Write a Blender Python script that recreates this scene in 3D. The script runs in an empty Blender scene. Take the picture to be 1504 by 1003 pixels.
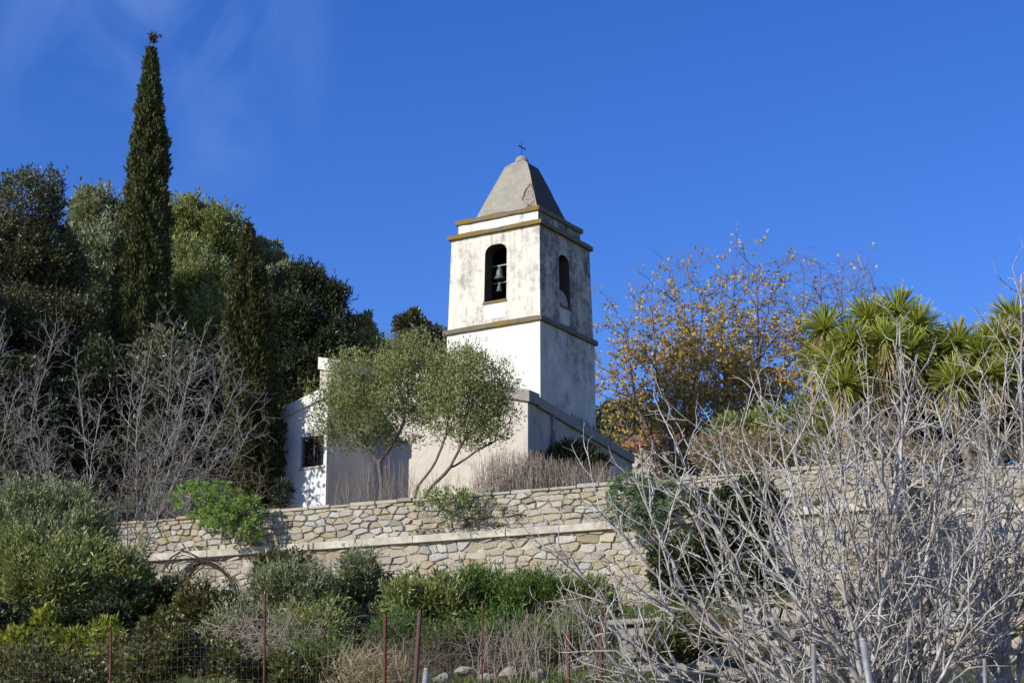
import bpy, math, random
import numpy as np
from mathutils import Matrix, Vector
from mathutils.geometry import tessellate_polygon
from math import radians as rad, sin, cos, pi
SC = bpy.context.scene
COL = SC.collection
# ------------------------------------------------------------------ camera
FPX, PITCH = 3000.0, rad(15.5)          # focal length in photo pixels (photo 1504 wide)
cam = bpy.data.cameras.new('camera'); cam_o = bpy.data.objects.new('camera', cam); COL.objects.link(cam_o)
cam.sensor_width = 36.0; cam.lens = 36.0 * FPX / 1504.0
cam.clip_start = 0.1; cam.clip_end = 6000.0
cam_o.location = (0, 0, 0); cam_o.rotation_euler = (pi / 2 + PITCH, 0, 0)
SC.camera = cam_o
# ------------------------------------------------------------------ sun and sky
SUN_EL, SUN_AZ = rad(26), rad(52)       # sun behind the camera, to its left
S = Vector((-sin(SUN_AZ) * cos(SUN_EL), -cos(SUN_AZ) * cos(SUN_EL), sin(SUN_EL)))
sl = bpy.data.lights.new('sun', 'SUN'); sl.energy = 5.0; sl.angle = rad(0.5); sl.color = (1.0, 0.955, 0.87)
so = bpy.data.objects.new('sun', sl); COL.objects.link(so); so.rotation_euler = S.to_track_quat('Z', 'Y').to_euler()
W = bpy.data.worlds.new('World'); SC.world = W; W.use_nodes = True
nt = W.node_tree; N = nt.nodes; bg = N['Background']
sky = N.new('ShaderNodeTexSky'); sky.sky_type = 'NISHITA'; sky.sun_disc = False
sky.sun_elevation = SUN_EL; sky.sun_rotation = math.atan2(S.x, S.y)
sky.altitude = 300; sky.air_density = 1.0; sky.dust_density = 0.15; sky.ozone_density = 4.0
hs = N.new('ShaderNodeHueSaturation'); hs.inputs['Saturation'].default_value = 1.28; hs.inputs['Hue'].default_value = 0.5225; hs.inputs['Value'].default_value = 1.08
nt.links.new(sky.outputs[0], hs.inputs['Color'])
# a few thin veils of cirrus high on the left
tc = N.new('ShaderNodeTexCoord'); mp = N.new('ShaderNodeMapping'); mp.inputs['Scale'].default_value = (7, 7, 4.5)
mp.inputs['Rotation'].default_value = (0, 0.5, 0)
nz = N.new('ShaderNodeTexNoise'); nz.inputs['Scale'].default_value = 2.2; nz.inputs['Detail'].default_value = 7; nz.inputs['Distortion'].default_value = 0.5
nt.links.new(tc.outputs['Generated'], mp.inputs[0]); nt.links.new(mp.outputs[0], nz.inputs['Vector'])
dt = N.new('ShaderNodeVectorMath'); dt.operation = 'DISTANCE'; dt.inputs[1].default_value = (-0.17, 0.895, 0.41)
nt.links.new(tc.outputs['Generated'], dt.inputs[0])
r1 = N.new('ShaderNodeMapRange'); r1.inputs[1].default_value = 0.10; r1.inputs[2].default_value = 0.03
r2 = N.new('ShaderNodeMapRange'); r2.inputs[1].default_value = 0.42; r2.inputs[2].default_value = 0.75; r2.inputs[4].default_value = 0.19
nt.links.new(dt.outputs['Value'], r1.inputs[0]); nt.links.new(nz.outputs[0], r2.inputs[0])
mu = N.new('ShaderNodeMath'); mu.operation = 'MULTIPLY'
nt.links.new(r1.outputs[0], mu.inputs[0]); nt.links.new(r2.outputs[0], mu.inputs[1])
mx = N.new('ShaderNodeMixRGB'); mx.inputs[2].default_value = (5.0, 6.6, 9.0, 1)
nt.links.new(mu.outputs[0], mx.inputs[0]); nt.links.new(hs.outputs[0], mx.inputs[1]); nt.links.new(mx.outputs[0], bg.inputs[0])
bg.inputs[1].default_value = 0.15
SC.view_settings.view_transform = 'Standard'; SC.view_settings.look = 'None'
SC.view_settings.exposure = 0.10; SC.view_settings.gamma = 1.0
SC.cycles.max_bounces = 6; SC.cycles.transparent_max_bounces = 4
SC.cycles.diffuse_bounces = 3; SC.cycles.glossy_bounces = 2; SC.cycles.transmission_bounces = 3
# ------------------------------------------------------------------ where things stand
cp, sp = cos(PITCH), sin(PITCH)
def at(px, py, Y):
    dx = (px - 752) / FPX; u = (501.5 - py) / FPX
    r = np.array([dx, cp - u * sp, sp + u * cp]); return r * Y / r[1]
def PXM(Y): return Y * 1.03 / FPX        # metres per photo pixel at depth Y
YAW = rad(31)
EX = np.array([cos(YAW), -sin(YAW), 0]); EY = np.array([sin(YAW), cos(YAW), 0])
C0 = np.array([at(793.7, 560, 54.0)[0], 54.0, 0])
def TL(x, y, z): return C0 + EX * x + EY * y + np.array([0, 0, z])   # church frame
WA = rad(22)
WX = np.array([cos(WA), -sin(WA), 0]); WN = np.array([sin(WA), cos(WA), 0]); WO = np.array([0, 45.0, 0])
def WL(u, s, z): return WO + WX * u + WN * s + np.array([0, 0, z])    # garden wall frame
def zfront(s):
    return np.interp(s, [-90, -60, -45, -26, -18, -10, -3, 0], [-2.4, -2.0, -1.6, 1.1, 2.45, 3.9, 5.6, 6.3])
def zback(s, u):
    z = np.interp(s, [0, .6, 6, 15, 25, 40, 70, 150, 400, 3000], [8.75, 8.8, 9.4, 10.4, 11.6, 13.2, 13, 10, 0, -40])
    return z + np.clip(-9 - u, 0, 14) * 0.22 * np.clip(s / 12, 0, 1) * np.clip((120 - s) / 60, 0, 1)
def ground(x, y):
    s = x * WN[0] + (y - 45) * WN[1]; u = x * WX[0] + (y - 45) * WX[1]
    s = s - 2.2 * (u > 8.55)
    return np.where(s < 0.3, zfront(s), zback(s, u))
# ------------------------------------------------------------------ mesh helpers
def link(name, me, mat, parent=None):
    o = bpy.data.objects.new(name, me); COL.objects.link(o)
    if mat is not None:
        for m in (mat if isinstance(mat, (list, tuple)) else [mat]): me.materials.append(m)
    if parent is not None:
        o.parent = parent; o.matrix_parent_inverse = Matrix.Translation(-parent.location)
    return o
def tag(o, label=None, cat=None, group=None, kind=None):
    if label: o['label'] = label
    if cat: o['category'] = cat
    if group: o['group'] = group
    if kind: o['kind'] = kind
    return o
def thing(name, label, cat, loc, group=None):
    o = bpy.data.objects.new(name, None); COL.objects.link(o); o.location = Vector([float(v) for v in loc])
    o.empty_display_size = 0.2
    return tag(o, label, cat, group)
def npmesh(name, V, F, mat, parent=None, smooth=False):
    """V (n,3), F (m,k) faces of one size"""
    V = np.asarray(V, np.float32); F = np.asarray(F, np.int32); k = F.shape[1]
    me = bpy.data.meshes.new(name)
    me.vertices.add(len(V)); me.vertices.foreach_set('co', V.ravel())
    me.loops.add(F.size); me.loops.foreach_set('vertex_index', F.ravel())
    me.polygons.add(len(F)); me.polygons.foreach_set('loop_start', np.arange(len(F), dtype=np.int32) * k)
    me.polygons.foreach_set('use_smooth', np.full(len(F), smooth))
    me.update(calc_edges=True)
    return link(name, me, mat, parent)
class MB:
    def __init__(s): s.v = []; s.f = []; s.m = []
    def add(s, verts, faces, mi=0):
        n = len(s.v); s.v += [tuple(float(c) for c in p) for p in verts]
        s.f += [tuple(n + i for i in f) for f in faces]; s.m += [mi] * len(faces); return s
    def box(s, fr, x0, x1, y0, y1, z0, z1, top=None, mi=0):
        """box in frame fr; top=(x0,x1,y0,y1) for a tapered top"""
        t = top or (x0, x1, y0, y1)
        P = [fr(x0, y0, z0), fr(x1, y0, z0), fr(x1, y1, z0), fr(x0, y1, z0), fr(t[0], t[2], z1), fr(t[1], t[2], z1), fr(t[1], t[3], z1), fr(t[0], t[3], z1)]
        return s.add(P, [(0, 3, 2, 1), (4, 5, 6, 7), (0, 1, 5, 4), (1, 2, 6, 5), (2, 3, 7, 6), (3, 0, 4, 7)], mi)
    def hexa(s, P, mi=0):
        return s.add(P, [(0, 3, 2, 1), (4, 5, 6, 7), (0, 1, 5, 4), (1, 2, 6, 5), (2, 3, 7, 6), (3, 0, 4, 7)], mi)
    def tube(s, pts, rr, k=8, cap=True, mi=0):
        pts = [np.array(p, float) for p in pts]; n = len(pts); V = []; F = []
        if not isinstance(rr, (list, tuple, np.ndarray)): rr = [rr] * n
        for i, p in enumerate(pts):
            d = pts[min(i + 1, n - 1)] - pts[max(i - 1, 0)]; d /= np.linalg.norm(d) + 1e-9
            a = np.cross(d, (0.93, 0.3, 0.11)); a /= np.linalg.norm(a) + 1e-9; b = np.cross(d, a)
            V += [p + rr[i] * (cos(2 * pi * j / k) * a + sin(2 * pi * j / k) * b) for j in range(k)]
        for i in range(n - 1):
            for j in range(k): F.append((i * k + j, i * k + (j + 1) % k, (i + 1) * k + (j + 1) % k, (i + 1) * k + j))
        if cap: F += [tuple(range(k))[::-1], tuple((n - 1) * k + j for j in range(k))]
        return s.add(V, F, mi)
    def lathe(s, c, prof, k=20, axis=(0, 0, 1), mi=0):
        """prof: list of (radius, height) along axis from c"""
        ax = np.array(axis, float); ax /= np.linalg.norm(ax)
        a = np.cross(ax, (0.2, 1, 0.05)); a /= np.linalg.norm(a); b = np.cross(ax, a); V = []; F = []
        for r, h in prof: V += [np.array(c) + ax * h + r * (cos(2 * pi * j / k) * a + sin(2 * pi * j / k) * b) for j in range(k)]
        for i in range(len(prof) - 1):
            for j in range(k): F.append((i * k + j, i * k + (j + 1) % k, (i + 1) * k + (j + 1) % k, (i + 1) * k + j))
        F += [tuple(range(k))[::-1], tuple((len(prof) - 1) * k + j for j in range(k))]
        return s.add(V, F, mi)
    def build(s, name, mat, parent=None, bevel=0, smooth=False):
        me = bpy.data.meshes.new(name); me.from_pydata(s.v, [], s.f); me.update()
        if smooth: me.polygons.foreach_set('use_smooth', [True] * len(me.polygons))
        o = link(name, me, mat, parent); me.polygons.foreach_set('material_index', s.m)
        if bevel:
            b = o.modifiers.new('bevel', 'BEVEL'); b.width = bevel; b.segments = 2; b.limit_method = 'ANGLE'; b.angle_limit = rad(40)
        return o
# ------------------------------------------------------------------ materials
def lin(c): return (c[0], c[1], c[2], 1.0)
class NT:
    def __init__(s, name):
        s.m = bpy.data.materials.new(name); s.m.use_nodes = True; s.t = s.m.node_tree; s.b = s.t.nodes['Principled BSDF']
        s.out = s.t.nodes['Material Output']
    def n(s, ty, **kw):
        x = s.t.nodes.new(ty)
        for k, v in kw.items(): setattr(x, k, v)
        return x
    def l(s, a, b): s.t.links.new(a, b)
    def pos(s):
        g = s.n('ShaderNodeNewGeometry'); return g.outputs['Position']
    def noise(s, scale, detail=4, vec=None, rough=0.6, stretch=None, dist=0.0):
        x = s.n('ShaderNodeTexNoise'); x.inputs['Scale'].default_value = scale; x.inputs['Detail'].default_value = detail
        x.inputs['Roughness'].default_value = rough; x.inputs['Distortion'].default_value = dist
        v = vec or s.pos()
        if stretch:
            mpn = s.n('ShaderNodeMapping'); mpn.inputs['Scale'].default_value = stretch; s.l(v, mpn.inputs[0]); v = mpn.outputs[0]
        s.l(v, x.inputs['Vector']); return x.outputs[0]
    def rng(s, v, a, b, c=0.0, d=1.0):
        x = s.n('ShaderNodeMapRange'); x.interpolation_type = 'SMOOTHSTEP'
        for i, q in zip((1, 2, 3, 4), (a, b, c, d)): x.inputs[i].default_value = q
        s.l(v, x.inputs[0]); return x.outputs[0]
    def math(s, op, a, b):
        x = s.n('ShaderNodeMath', operation=op)
        for i, q in enumerate((a, b)):
            if isinstance(q, (int, float)): x.inputs[i].default_value = q
            else: s.l(q, x.inputs[i])
        return x.outputs[0]
    def mix(s, f, a, b, mode='MIX'):
        x = s.n('ShaderNodeMixRGB', blend_type=mode)
        for i, q in enumerate((f, a, b)):
            if isinstance(q, (int, float)): x.inputs[i].default_value = q
            elif isinstance(q, tuple): x.inputs[i].default_value = lin(q)
            else: s.l(q, x.inputs[i])
        return x.outputs[0]
    def ramp(s, v, stops):
        x = s.n('ShaderNodeValToRGB'); e = x.color_ramp.elements
        while len(e) < len(stops): e.new(0.5)
        for i, (p, c) in enumerate(stops): e[i].position = p; e[i].color = lin(c)
        s.l(v, x.inputs[0]); return x.outputs[0]
    def bump(s, h, strength=0.3, dist=0.02):
        x = s.n('ShaderNodeBump'); x.inputs['Strength'].default_value = strength; x.inputs['Distance'].default_value = dist
        s.l(h, x.inputs['Height']); s.l(x.outputs[0], s.b.inputs['Normal'])
    def done(s, col, rough=0.85, spec=0.3, metal=0.0):
        if isinstance(col, tuple): s.b.inputs['Base Color'].default_value = lin(col)
        else: s.l(col, s.b.inputs['Base Color'])
        if isinstance(rough, (int, float)): s.b.inputs['Roughness'].default_value = rough
        else: s.l(rough, s.b.inputs['Roughness'])
        s.b.inputs['Specular IOR Level'].default_value = spec; s.b.inputs['Metallic'].default_value = metal
        return s.m
def plaster(name, base, front, side, tint=(0.60, 0.55, 0.46), drips=(), drip=.8):
    """lime plaster; mould grows much thicker on the sides turned to the north (+EX)"""
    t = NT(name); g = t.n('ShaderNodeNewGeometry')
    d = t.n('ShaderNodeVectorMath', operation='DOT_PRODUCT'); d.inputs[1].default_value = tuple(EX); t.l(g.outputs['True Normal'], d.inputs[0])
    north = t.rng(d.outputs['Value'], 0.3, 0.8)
    amt = t.math('ADD', t.math('MULTIPLY', north, side - front), front)
    big = t.noise(0.9, 6, rough=0.65, dist=0.6); fine = t.noise(7.0, 6, rough=0.75); streak = t.noise(2.6, 5, stretch=(1, 1, 0.16), rough=0.7)
    m = t.math('ADD', t.math('ADD', t.math('MULTIPLY', big, 0.9), t.math('MULTIPLY', fine, 0.75)), t.math('MULTIPLY', streak, 0.85))
    m = t.math('ADD', m, t.math('MULTIPLY', amt, 0.5))
    mask = t.rng(m, 1.45, 1.78)
    mask = t.math('MULTIPLY', mask, t.math('MINIMUM', t.math('ADD', t.math('MULTIPLY', amt, 0.9), 0.12), 0.95))
    if drips:                                              # water runs off cornices and sills and leaves dark streaks
        sx = t.n('ShaderNodeSeparateXYZ'); t.l(g.outputs['Position'], sx.inputs[0]); tot = None
        for z in drips:
            a = t.math('MULTIPLY', t.rng(sx.outputs[2], z - 1.5, z, 0, 1), t.math('LESS_THAN', sx.outputs[2], z + .02)); tot = a if tot is None else t.math('MAXIMUM', tot, a)
        st = t.rng(t.noise(4.2, 4, stretch=(1, 1, .07), rough=.7), .50, .68)
        mask = t.math('MAXIMUM', mask, t.math('MULTIPLY', t.math('MULTIPLY', tot, st), t.math('MULTIPLY', t.rng(t.noise(9, 5), .3, .6), drip)))
    crk = t.n('ShaderNodeTexVoronoi', feature='DISTANCE_TO_EDGE'); crk.inputs['Scale'].default_value = .8
    wv = t.n('ShaderNodeMixRGB'); wv.inputs[0].default_value = .12; t.l(g.outputs['Position'], wv.inputs[1]); nn_ = t.n('ShaderNodeTexNoise'); nn_.inputs['Scale'].default_value = 3.0; nn_.inputs['Detail'].default_value = 6; t.l(nn_.outputs[1], wv.inputs[2]); t.l(wv.outputs[0], crk.inputs['Vector'])
    mask = t.math('MAXIMUM', mask, t.math('MULTIPLY', t.rng(crk.outputs['Distance'], .006, .001), t.rng(t.noise(.7, 3), .5, .6, 0, .55)))
    dirt = t.mix(t.rng(t.noise(5.0, 6, rough=0.7), 0.4, 0.65), (0.07, 0.064, 0.06), (0.30, 0.28, 0.25))
    warm = t.rng(t.noise(1.6, 5, dist=1.0), 0.5, 0.75, 0, 0.55)
    c = t.mix(warm, base, tint)
    c = t.mix(t.rng(t.noise(22, 4), 0.35, 0.75, 0, 0.16), c, (0.42, 0.40, 0.37))
    c = t.mix(t.math('MULTIPLY', north, t.rng(t.noise(1.2, 5), .25, .6, .22, .5)), c, (0.33, 0.27, 0.20))  # brown tint painted on the sunless sides to offset their blue shade
    c = t.mix(mask, c, dirt)
    t.bump(t.noise(18, 6, rough=0.7), 0.35, 0.02)
    return t.done(c, 0.9, 0.2)
def lichen(name, base, dark, yellow, amount):
    t = NT(name)
    c = t.mix(t.noise(5, 6, rough=0.7), base, dark)
    g = t.n('ShaderNodeNewGeometry')
    d = t.n('ShaderNodeVectorMath', operation='DOT_PRODUCT'); d.inputs[1].default_value = tuple(EX); t.l(g.outputs['True Normal'], d.inputs[0])
    a = t.rng(d.outputs['Value'], 0.3, 0.8, amount, amount * 0.12)     # lichen likes the sunny side
    msk = t.rng(t.math('ADD', t.math('ADD', t.math('MULTIPLY', t.noise(1.3, 3), 0.7), t.math('MULTIPLY', t.noise(14, 5), 0.5)), a), 1.0, 1.2, 0, 0.92)
    y = t.mix(t.noise(20, 4), yellow, tuple(q * 0.55 for q in yellow))
    t.bump(t.noise(16, 8, rough=.75), 0.9, 0.03)
    c = t.mix(t.rng(t.noise(3, 5, stretch=(1, 1, .3)), .52, .7, 0, .5), t.mix(msk, c, y), dark)
    return t.done(c, 0.92, 0.2)
def stone_mat(name, cols, dark=0.5, nscale=9):
    t = NT(name); g = t.n('ShaderNodeNewGeometry')
    c = t.ramp(g.outputs['Random Per Island'], cols)
    c = t.mix(t.rng(t.noise(nscale, 7, rough=0.75), 0.5, 0.78, 0, 0.6), c, (0.16, 0.135, 0.10))
    c = t.mix(t.rng(t.noise(2.2, 4), 0.45, 0.7, 0, 0.35), c, (0.30, 0.29, 0.26))
    c = t.mix(t.rng(t.noise(45, 3), 0.5, 0.7, 0, 0.25), c, (0.60, 0.58, 0.53))
    c = t.mix(t.rng(t.noise(1.1, 6, stretch=(1, 1, .45), rough=.7), 0.52, 0.70, 0, 0.65), c, (0.115, 0.10, 0.075))
    t.bump(t.noise(nscale * 2.0, 8, rough=0.75), 0.8, 0.035)
    return t.done(c, 0.9, 0.25)
def leaf_mat(name, stops, rough=0.45, trans=0.25, spec=0.4, patch=None):
    t = NT(name); g = t.n('ShaderNodeNewGeometry')
    n = len(stops); c = t.ramp(g.outputs['Random Per Island'], [(i / max(1, n - 1), q) for i, q in enumerate(stops)])
    if patch: c = t.mix(t.rng(t.noise(patch[0], 3), 0.42, 0.66, 0, patch[2]), c, patch[1])
    t.done(c, rough, spec)
    tr = t.n('ShaderNodeBsdfTranslucent'); ms = t.n('ShaderNodeMixShader'); ms.inputs[0].default_value = trans
    tcx = t.mix(1.0, c, (1.25, 1.3, 0.7), 'MULTIPLY'); t.l(tcx, tr.inputs[0])
    t.l(t.b.outputs[0], ms.inputs[1]); t.l(tr.outputs[0], ms.inputs[2]); t.l(ms.outputs[0], t.out.inputs[0])
    return t.m
def bark(name, a, b, rough=0.85, sc=14):
    t = NT(name); g = t.n('ShaderNodeNewGeometry')
    c = t.mix(t.rng(t.noise(sc, 5, rough=0.7), 0.3, 0.7), a, b)
    c = t.mix(t.rng(t.noise(60, 3), 0.5, 0.75, 0, 0.4), c, tuple(q * 0.4 for q in a))
    t.bump(t.noise(50, 5), 0.5, 0.01)
    return t.done(c, rough, 0.3)
def flat_mat(name, a, b, sc=8, rough=0.8, metal=0.0, spec=0.3, bump=0.2):
    t = NT(name); t.bump(t.noise(sc * 3, 5), bump, 0.01)
    return t.done(t.mix(t.rng(t.noise(sc, 6, rough=0.7), 0.3, 0.7), a, b), rough, spec, metal)
M = {}
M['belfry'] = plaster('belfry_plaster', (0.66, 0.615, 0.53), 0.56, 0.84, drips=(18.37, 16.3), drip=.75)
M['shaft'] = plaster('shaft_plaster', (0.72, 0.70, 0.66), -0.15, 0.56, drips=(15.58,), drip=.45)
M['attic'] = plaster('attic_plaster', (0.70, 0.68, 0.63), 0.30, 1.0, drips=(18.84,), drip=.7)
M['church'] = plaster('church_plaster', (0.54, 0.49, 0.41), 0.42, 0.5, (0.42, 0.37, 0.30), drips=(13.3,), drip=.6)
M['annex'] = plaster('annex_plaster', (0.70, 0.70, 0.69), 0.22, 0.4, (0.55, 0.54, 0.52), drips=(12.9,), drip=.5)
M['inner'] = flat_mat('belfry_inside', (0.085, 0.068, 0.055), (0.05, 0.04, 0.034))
M['cornice'] = lichen('cornice_stone', (0.22, 0.20, 0.155), (0.10, 0.09, 0.07), (0.30, 0.185, 0.03), 0.545)
M['band'] = lichen('band_stone', (0.24, 0.215, 0.165), (0.09, 0.08, 0.065), (0.30, 0.185, 0.03), 0.45)
M['coping'] = lichen('coping_stone', (0.42, 0.39, 0.33), (0.20, 0.18, 0.15), (0.45, 0.33, 0.12), 0.15)
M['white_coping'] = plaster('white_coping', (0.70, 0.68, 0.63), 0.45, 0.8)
M['spire'] = lichen('spire_render', (0.42, 0.395, 0.32), (0.19, 0.175, 0.14), (0.46, 0.40, 0.24), 0.36)
M['spire_dark'] = lichen('spire_render_sunless', (0.105, 0.095, 0.08), (0.055, 0.05, 0.045), (0.2, 0.12, 0.05), 0.35)  # darker copy of the spire render, shade put into its sunless faces
M['iron'] = flat_mat('black_iron', (0.03, 0.03, 0.032), (0.06, 0.05, 0.045), 20, 0.6, 0.5)
M['rust'] = flat_mat('rusty_iron', (0.16, 0.055, 0.028), (0.075, 0.028, 0.018), 25, 0.85)
M['rust2'] = flat_mat('brown_paint', (0.12, 0.06, 0.05), (0.08, 0.04, 0.035), 25, 0.7)
M['bronze'] = flat_mat('bell_bronze', (0.16, 0.19, 0.17), (0.08, 0.09, 0.085), 14, 0.5, 0.35)
M['zinc'] = flat_mat('zinc_pipe', (0.36, 0.37, 0.38), (0.22, 0.21, 0.20), 7, 0.55, 0.4)
M['disc'] = flat_mat('pale_disc', (0.42, 0.37, 0.30), (0.28, 0.25, 0.2), 9, 0.85)
M['wire'] = flat_mat('old_wire', (0.16, 0.15, 0.14), (0.10, 0.085, 0.075), 20, 0.7)
M['glass'] = flat_mat('dark_glass', (0.012, 0.013, 0.015), (0.02, 0.02, 0.022), 3, 0.15, 0, 0.5, 0.02)
M['tile'] = flat_mat('clay_tile', (0.50, 0.20, 0.10), (0.36, 0.15, 0.08), 3, 0.85)
M['house'] = flat_mat('house_render', (0.50, 0.44, 0.36), (0.40, 0.35, 0.29), 3, 0.9)
GOLD = [(0.0, (0.352, 0.292, 0.189)), (0.2, (0.440, 0.389, 0.297)), (0.38, (0.317, 0.248, 0.144)), (0.55, (0.475, 0.443, 0.378)), (0.72, (0.370, 0.292, 0.180)), (0.88, (0.422, 0.416, 0.396)), (1.0, (0.264, 0.221, 0.162))]
M['stone'] = stone_mat('wall_stone', GOLD)
M['rock'] = stone_mat('field_rock', [(0.0, (0.25, 0.22, 0.16)), (0.5, (0.33, 0.30, 0.24)), (1.0, (0.19, 0.17, 0.14))], nscale=12)
M['mortar'] = flat_mat('mortar', (0.50, 0.46, 0.37), (0.38, 0.33, 0.25), 10, 0.95, bump=0.6)
M['ledge'] = flat_mat('ledge_concrete', (0.56, 0.52, 0.43), (0.30, 0.27, 0.21), 2.2, 0.9, bump=0.4)
t = NT('fig_bark'); c = t.mix(t.rng(t.noise(5, 5, rough=.7), .32, .68), (0.22, 0.19, 0.165), (0.53, 0.505, 0.47)); c = t.mix(t.rng(t.noise(1.6, 4), .48, .66, 0, .7), c, (0.25, 0.19, 0.145)); c = t.mix(t.rng(t.noise(38, 4), .56, .7, 0, .7), c, (0.62, 0.60, 0.55)); c = t.mix(t.rng(t.noise(70, 3), .58, .72, 0, .8), c, (0.09, 0.08, 0.07)); t.bump(t.noise(60, 5), .6, .008); M['fig'] = t.done(c, .85, .3)
M['palebark'] = bark('pale_bark', (0.33, 0.31, 0.285), (0.17, 0.155, 0.14), sc=6)
M['olivebark'] = bark('olive_bark', (0.17, 0.14, 0.115), (0.075, 0.062, 0.052))
M['darkbark'] = bark('dark_bark', (0.085, 0.065, 0.055), (0.04, 0.032, 0.028))
M['oakbark'] = bark('oak_bark', (0.15, 0.115, 0.10), (0.08, 0.06, 0.055))
M['twig'] = bark('dry_twig', (0.33, 0.27, 0.21), (0.20, 0.155, 0.12))
M['redtwig'] = bark('brown_twig', (0.15, 0.105, 0.085), (0.085, 0.06, 0.05))
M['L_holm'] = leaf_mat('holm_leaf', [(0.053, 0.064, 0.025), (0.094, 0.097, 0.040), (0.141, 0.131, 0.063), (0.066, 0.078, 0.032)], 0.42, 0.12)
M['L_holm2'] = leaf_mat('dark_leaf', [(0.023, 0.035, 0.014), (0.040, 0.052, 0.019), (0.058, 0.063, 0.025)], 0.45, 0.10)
M['L_olive'] = leaf_mat('olive_leaf', [(0.146, 0.180, 0.048), (0.224, 0.252, 0.075), (0.309, 0.325, 0.125), (0.121, 0.145, 0.038)], 0.45, 0.18)
M['L_grey'] = leaf_mat('grey_olive_leaf', [(0.139, 0.167, 0.075), (0.213, 0.234, 0.115), (0.327, 0.333, 0.190), (0.097, 0.121, 0.048)], 0.42, 0.15)
M['L_cyp'] = leaf_mat('cypress_leaf', [(0.036, 0.052, 0.016), (0.065, 0.081, 0.023), (0.098, 0.104, 0.033), (0.046, 0.055, 0.018)], 0.6, 0.08, 0.25, (1.1, (0.085, 0.068, 0.025), .28))
M['L_cyp2'] = leaf_mat('cypress_leaf_olive', [(0.038, 0.045, 0.012), (0.060, 0.065, 0.017), (0.080, 0.079, 0.024), (0.035, 0.040, 0.011)], 0.6, 0.08, 0.25)
M['L_euph'] = leaf_mat('spurge_leaf', [(0.16, 0.26, 0.05), (0.22, 0.34, 0.075), (0.28, 0.40, 0.11)], 0.5, 0.25)
M['L_fern'] = leaf_mat('wall_bush_leaf', [(0.128, 0.219, 0.045), (0.205, 0.308, 0.065), (0.166, 0.192, 0.065)], 0.5, 0.25)
M['L_sage'] = leaf_mat('sage_leaf', [(0.145, 0.210, 0.112), (0.196, 0.275, 0.152), (0.246, 0.319, 0.191)], 0.55, 0.22)
M['L_aut'] = leaf_mat('autumn_leaf', [(0.488, 0.301, 0.064), (0.615, 0.412, 0.106), (0.551, 0.323, 0.064), (0.657, 0.501, 0.180), (0.445, 0.401, 0.074), (0.360, 0.200, 0.064)], 0.5, 0.35)
M['L_yuc'] = leaf_mat('yucca_leaf', [(0.235, 0.286, 0.043), (0.321, 0.364, 0.059), (0.428, 0.441, 0.086), (0.182, 0.232, 0.043), (0.385, 0.330, 0.096)], 0.4, 0.25)
M['L_dead'] = leaf_mat('dead_yucca_leaf', [(0.34, 0.25, 0.12), (0.45, 0.36, 0.18), (0.26, 0.19, 0.11)], 0.7, 0.2)
M['L_yell'] = leaf_mat('laurel_leaf', [(0.16, 0.20, 0.02), (0.24, 0.27, 0.03), (0.33, 0.30, 0.035), (0.09, 0.13, 0.02)], 0.35, 0.35)
M['L_bram'] = leaf_mat('bramble_leaf', [(0.048, 0.079, 0.019), (0.079, 0.110, 0.031), (0.123, 0.132, 0.044), (0.088, 0.106, 0.026), (0.176, 0.106, 0.031), (0.062, 0.088, 0.026), (0.114, 0.035, 0.026), (0.070, 0.106, 0.026), (0.167, 0.167, 0.053)], 0.4, 0.25)
M['L_rose'] = leaf_mat('evergreen_shrub_leaf', [(0.075, 0.125, 0.027), (0.112, 0.175, 0.037), (0.150, 0.213, 0.050)], 0.5, 0.2)
M['L_ivy'] = leaf_mat('ivy_leaf', [(0.022, 0.035, 0.012), (0.04, 0.055, 0.018), (0.10, 0.11, 0.04)], 0.4, 0.12)
M['L_grass'] = leaf_mat('grass_blade', [(0.08, 0.13, 0.025), (0.13, 0.18, 0.04), (0.18, 0.19, 0.07)], 0.5, 0.3)
M['L_straw'] = leaf_mat('straw_blade', [(0.33, 0.25, 0.145), (0.42, 0.34, 0.21), (0.24, 0.175, 0.10)], 0.7, 0.25)
t = NT('earth'); t.bump(t.noise(6, 8), 0.8, 0.1)
M['earth'] = t.done(t.mix(t.rng(t.noise(0.5, 6), 0.4, 0.6), t.mix(t.noise(5, 6), (0.10, 0.075, 0.05), (0.17, 0.135, 0.095)), t.mix(t.noise(9, 5), (0.045, 0.06, 0.02), (0.09, 0.095, 0.04))), 0.95, 0.1)
t = NT('hill_scrub'); t.bump(t.noise(0.25, 6), 1.0, 3.0)
M['hill'] = t.done(t.mix(t.rng(t.noise(0.05, 5), 0.56, 0.66), t.mix(t.noise(0.3, 6), (0.03, 0.045, 0.02), (0.07, 0.085, 0.04)), (0.30, 0.27, 0.21)), 0.95, 0.1)
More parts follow.
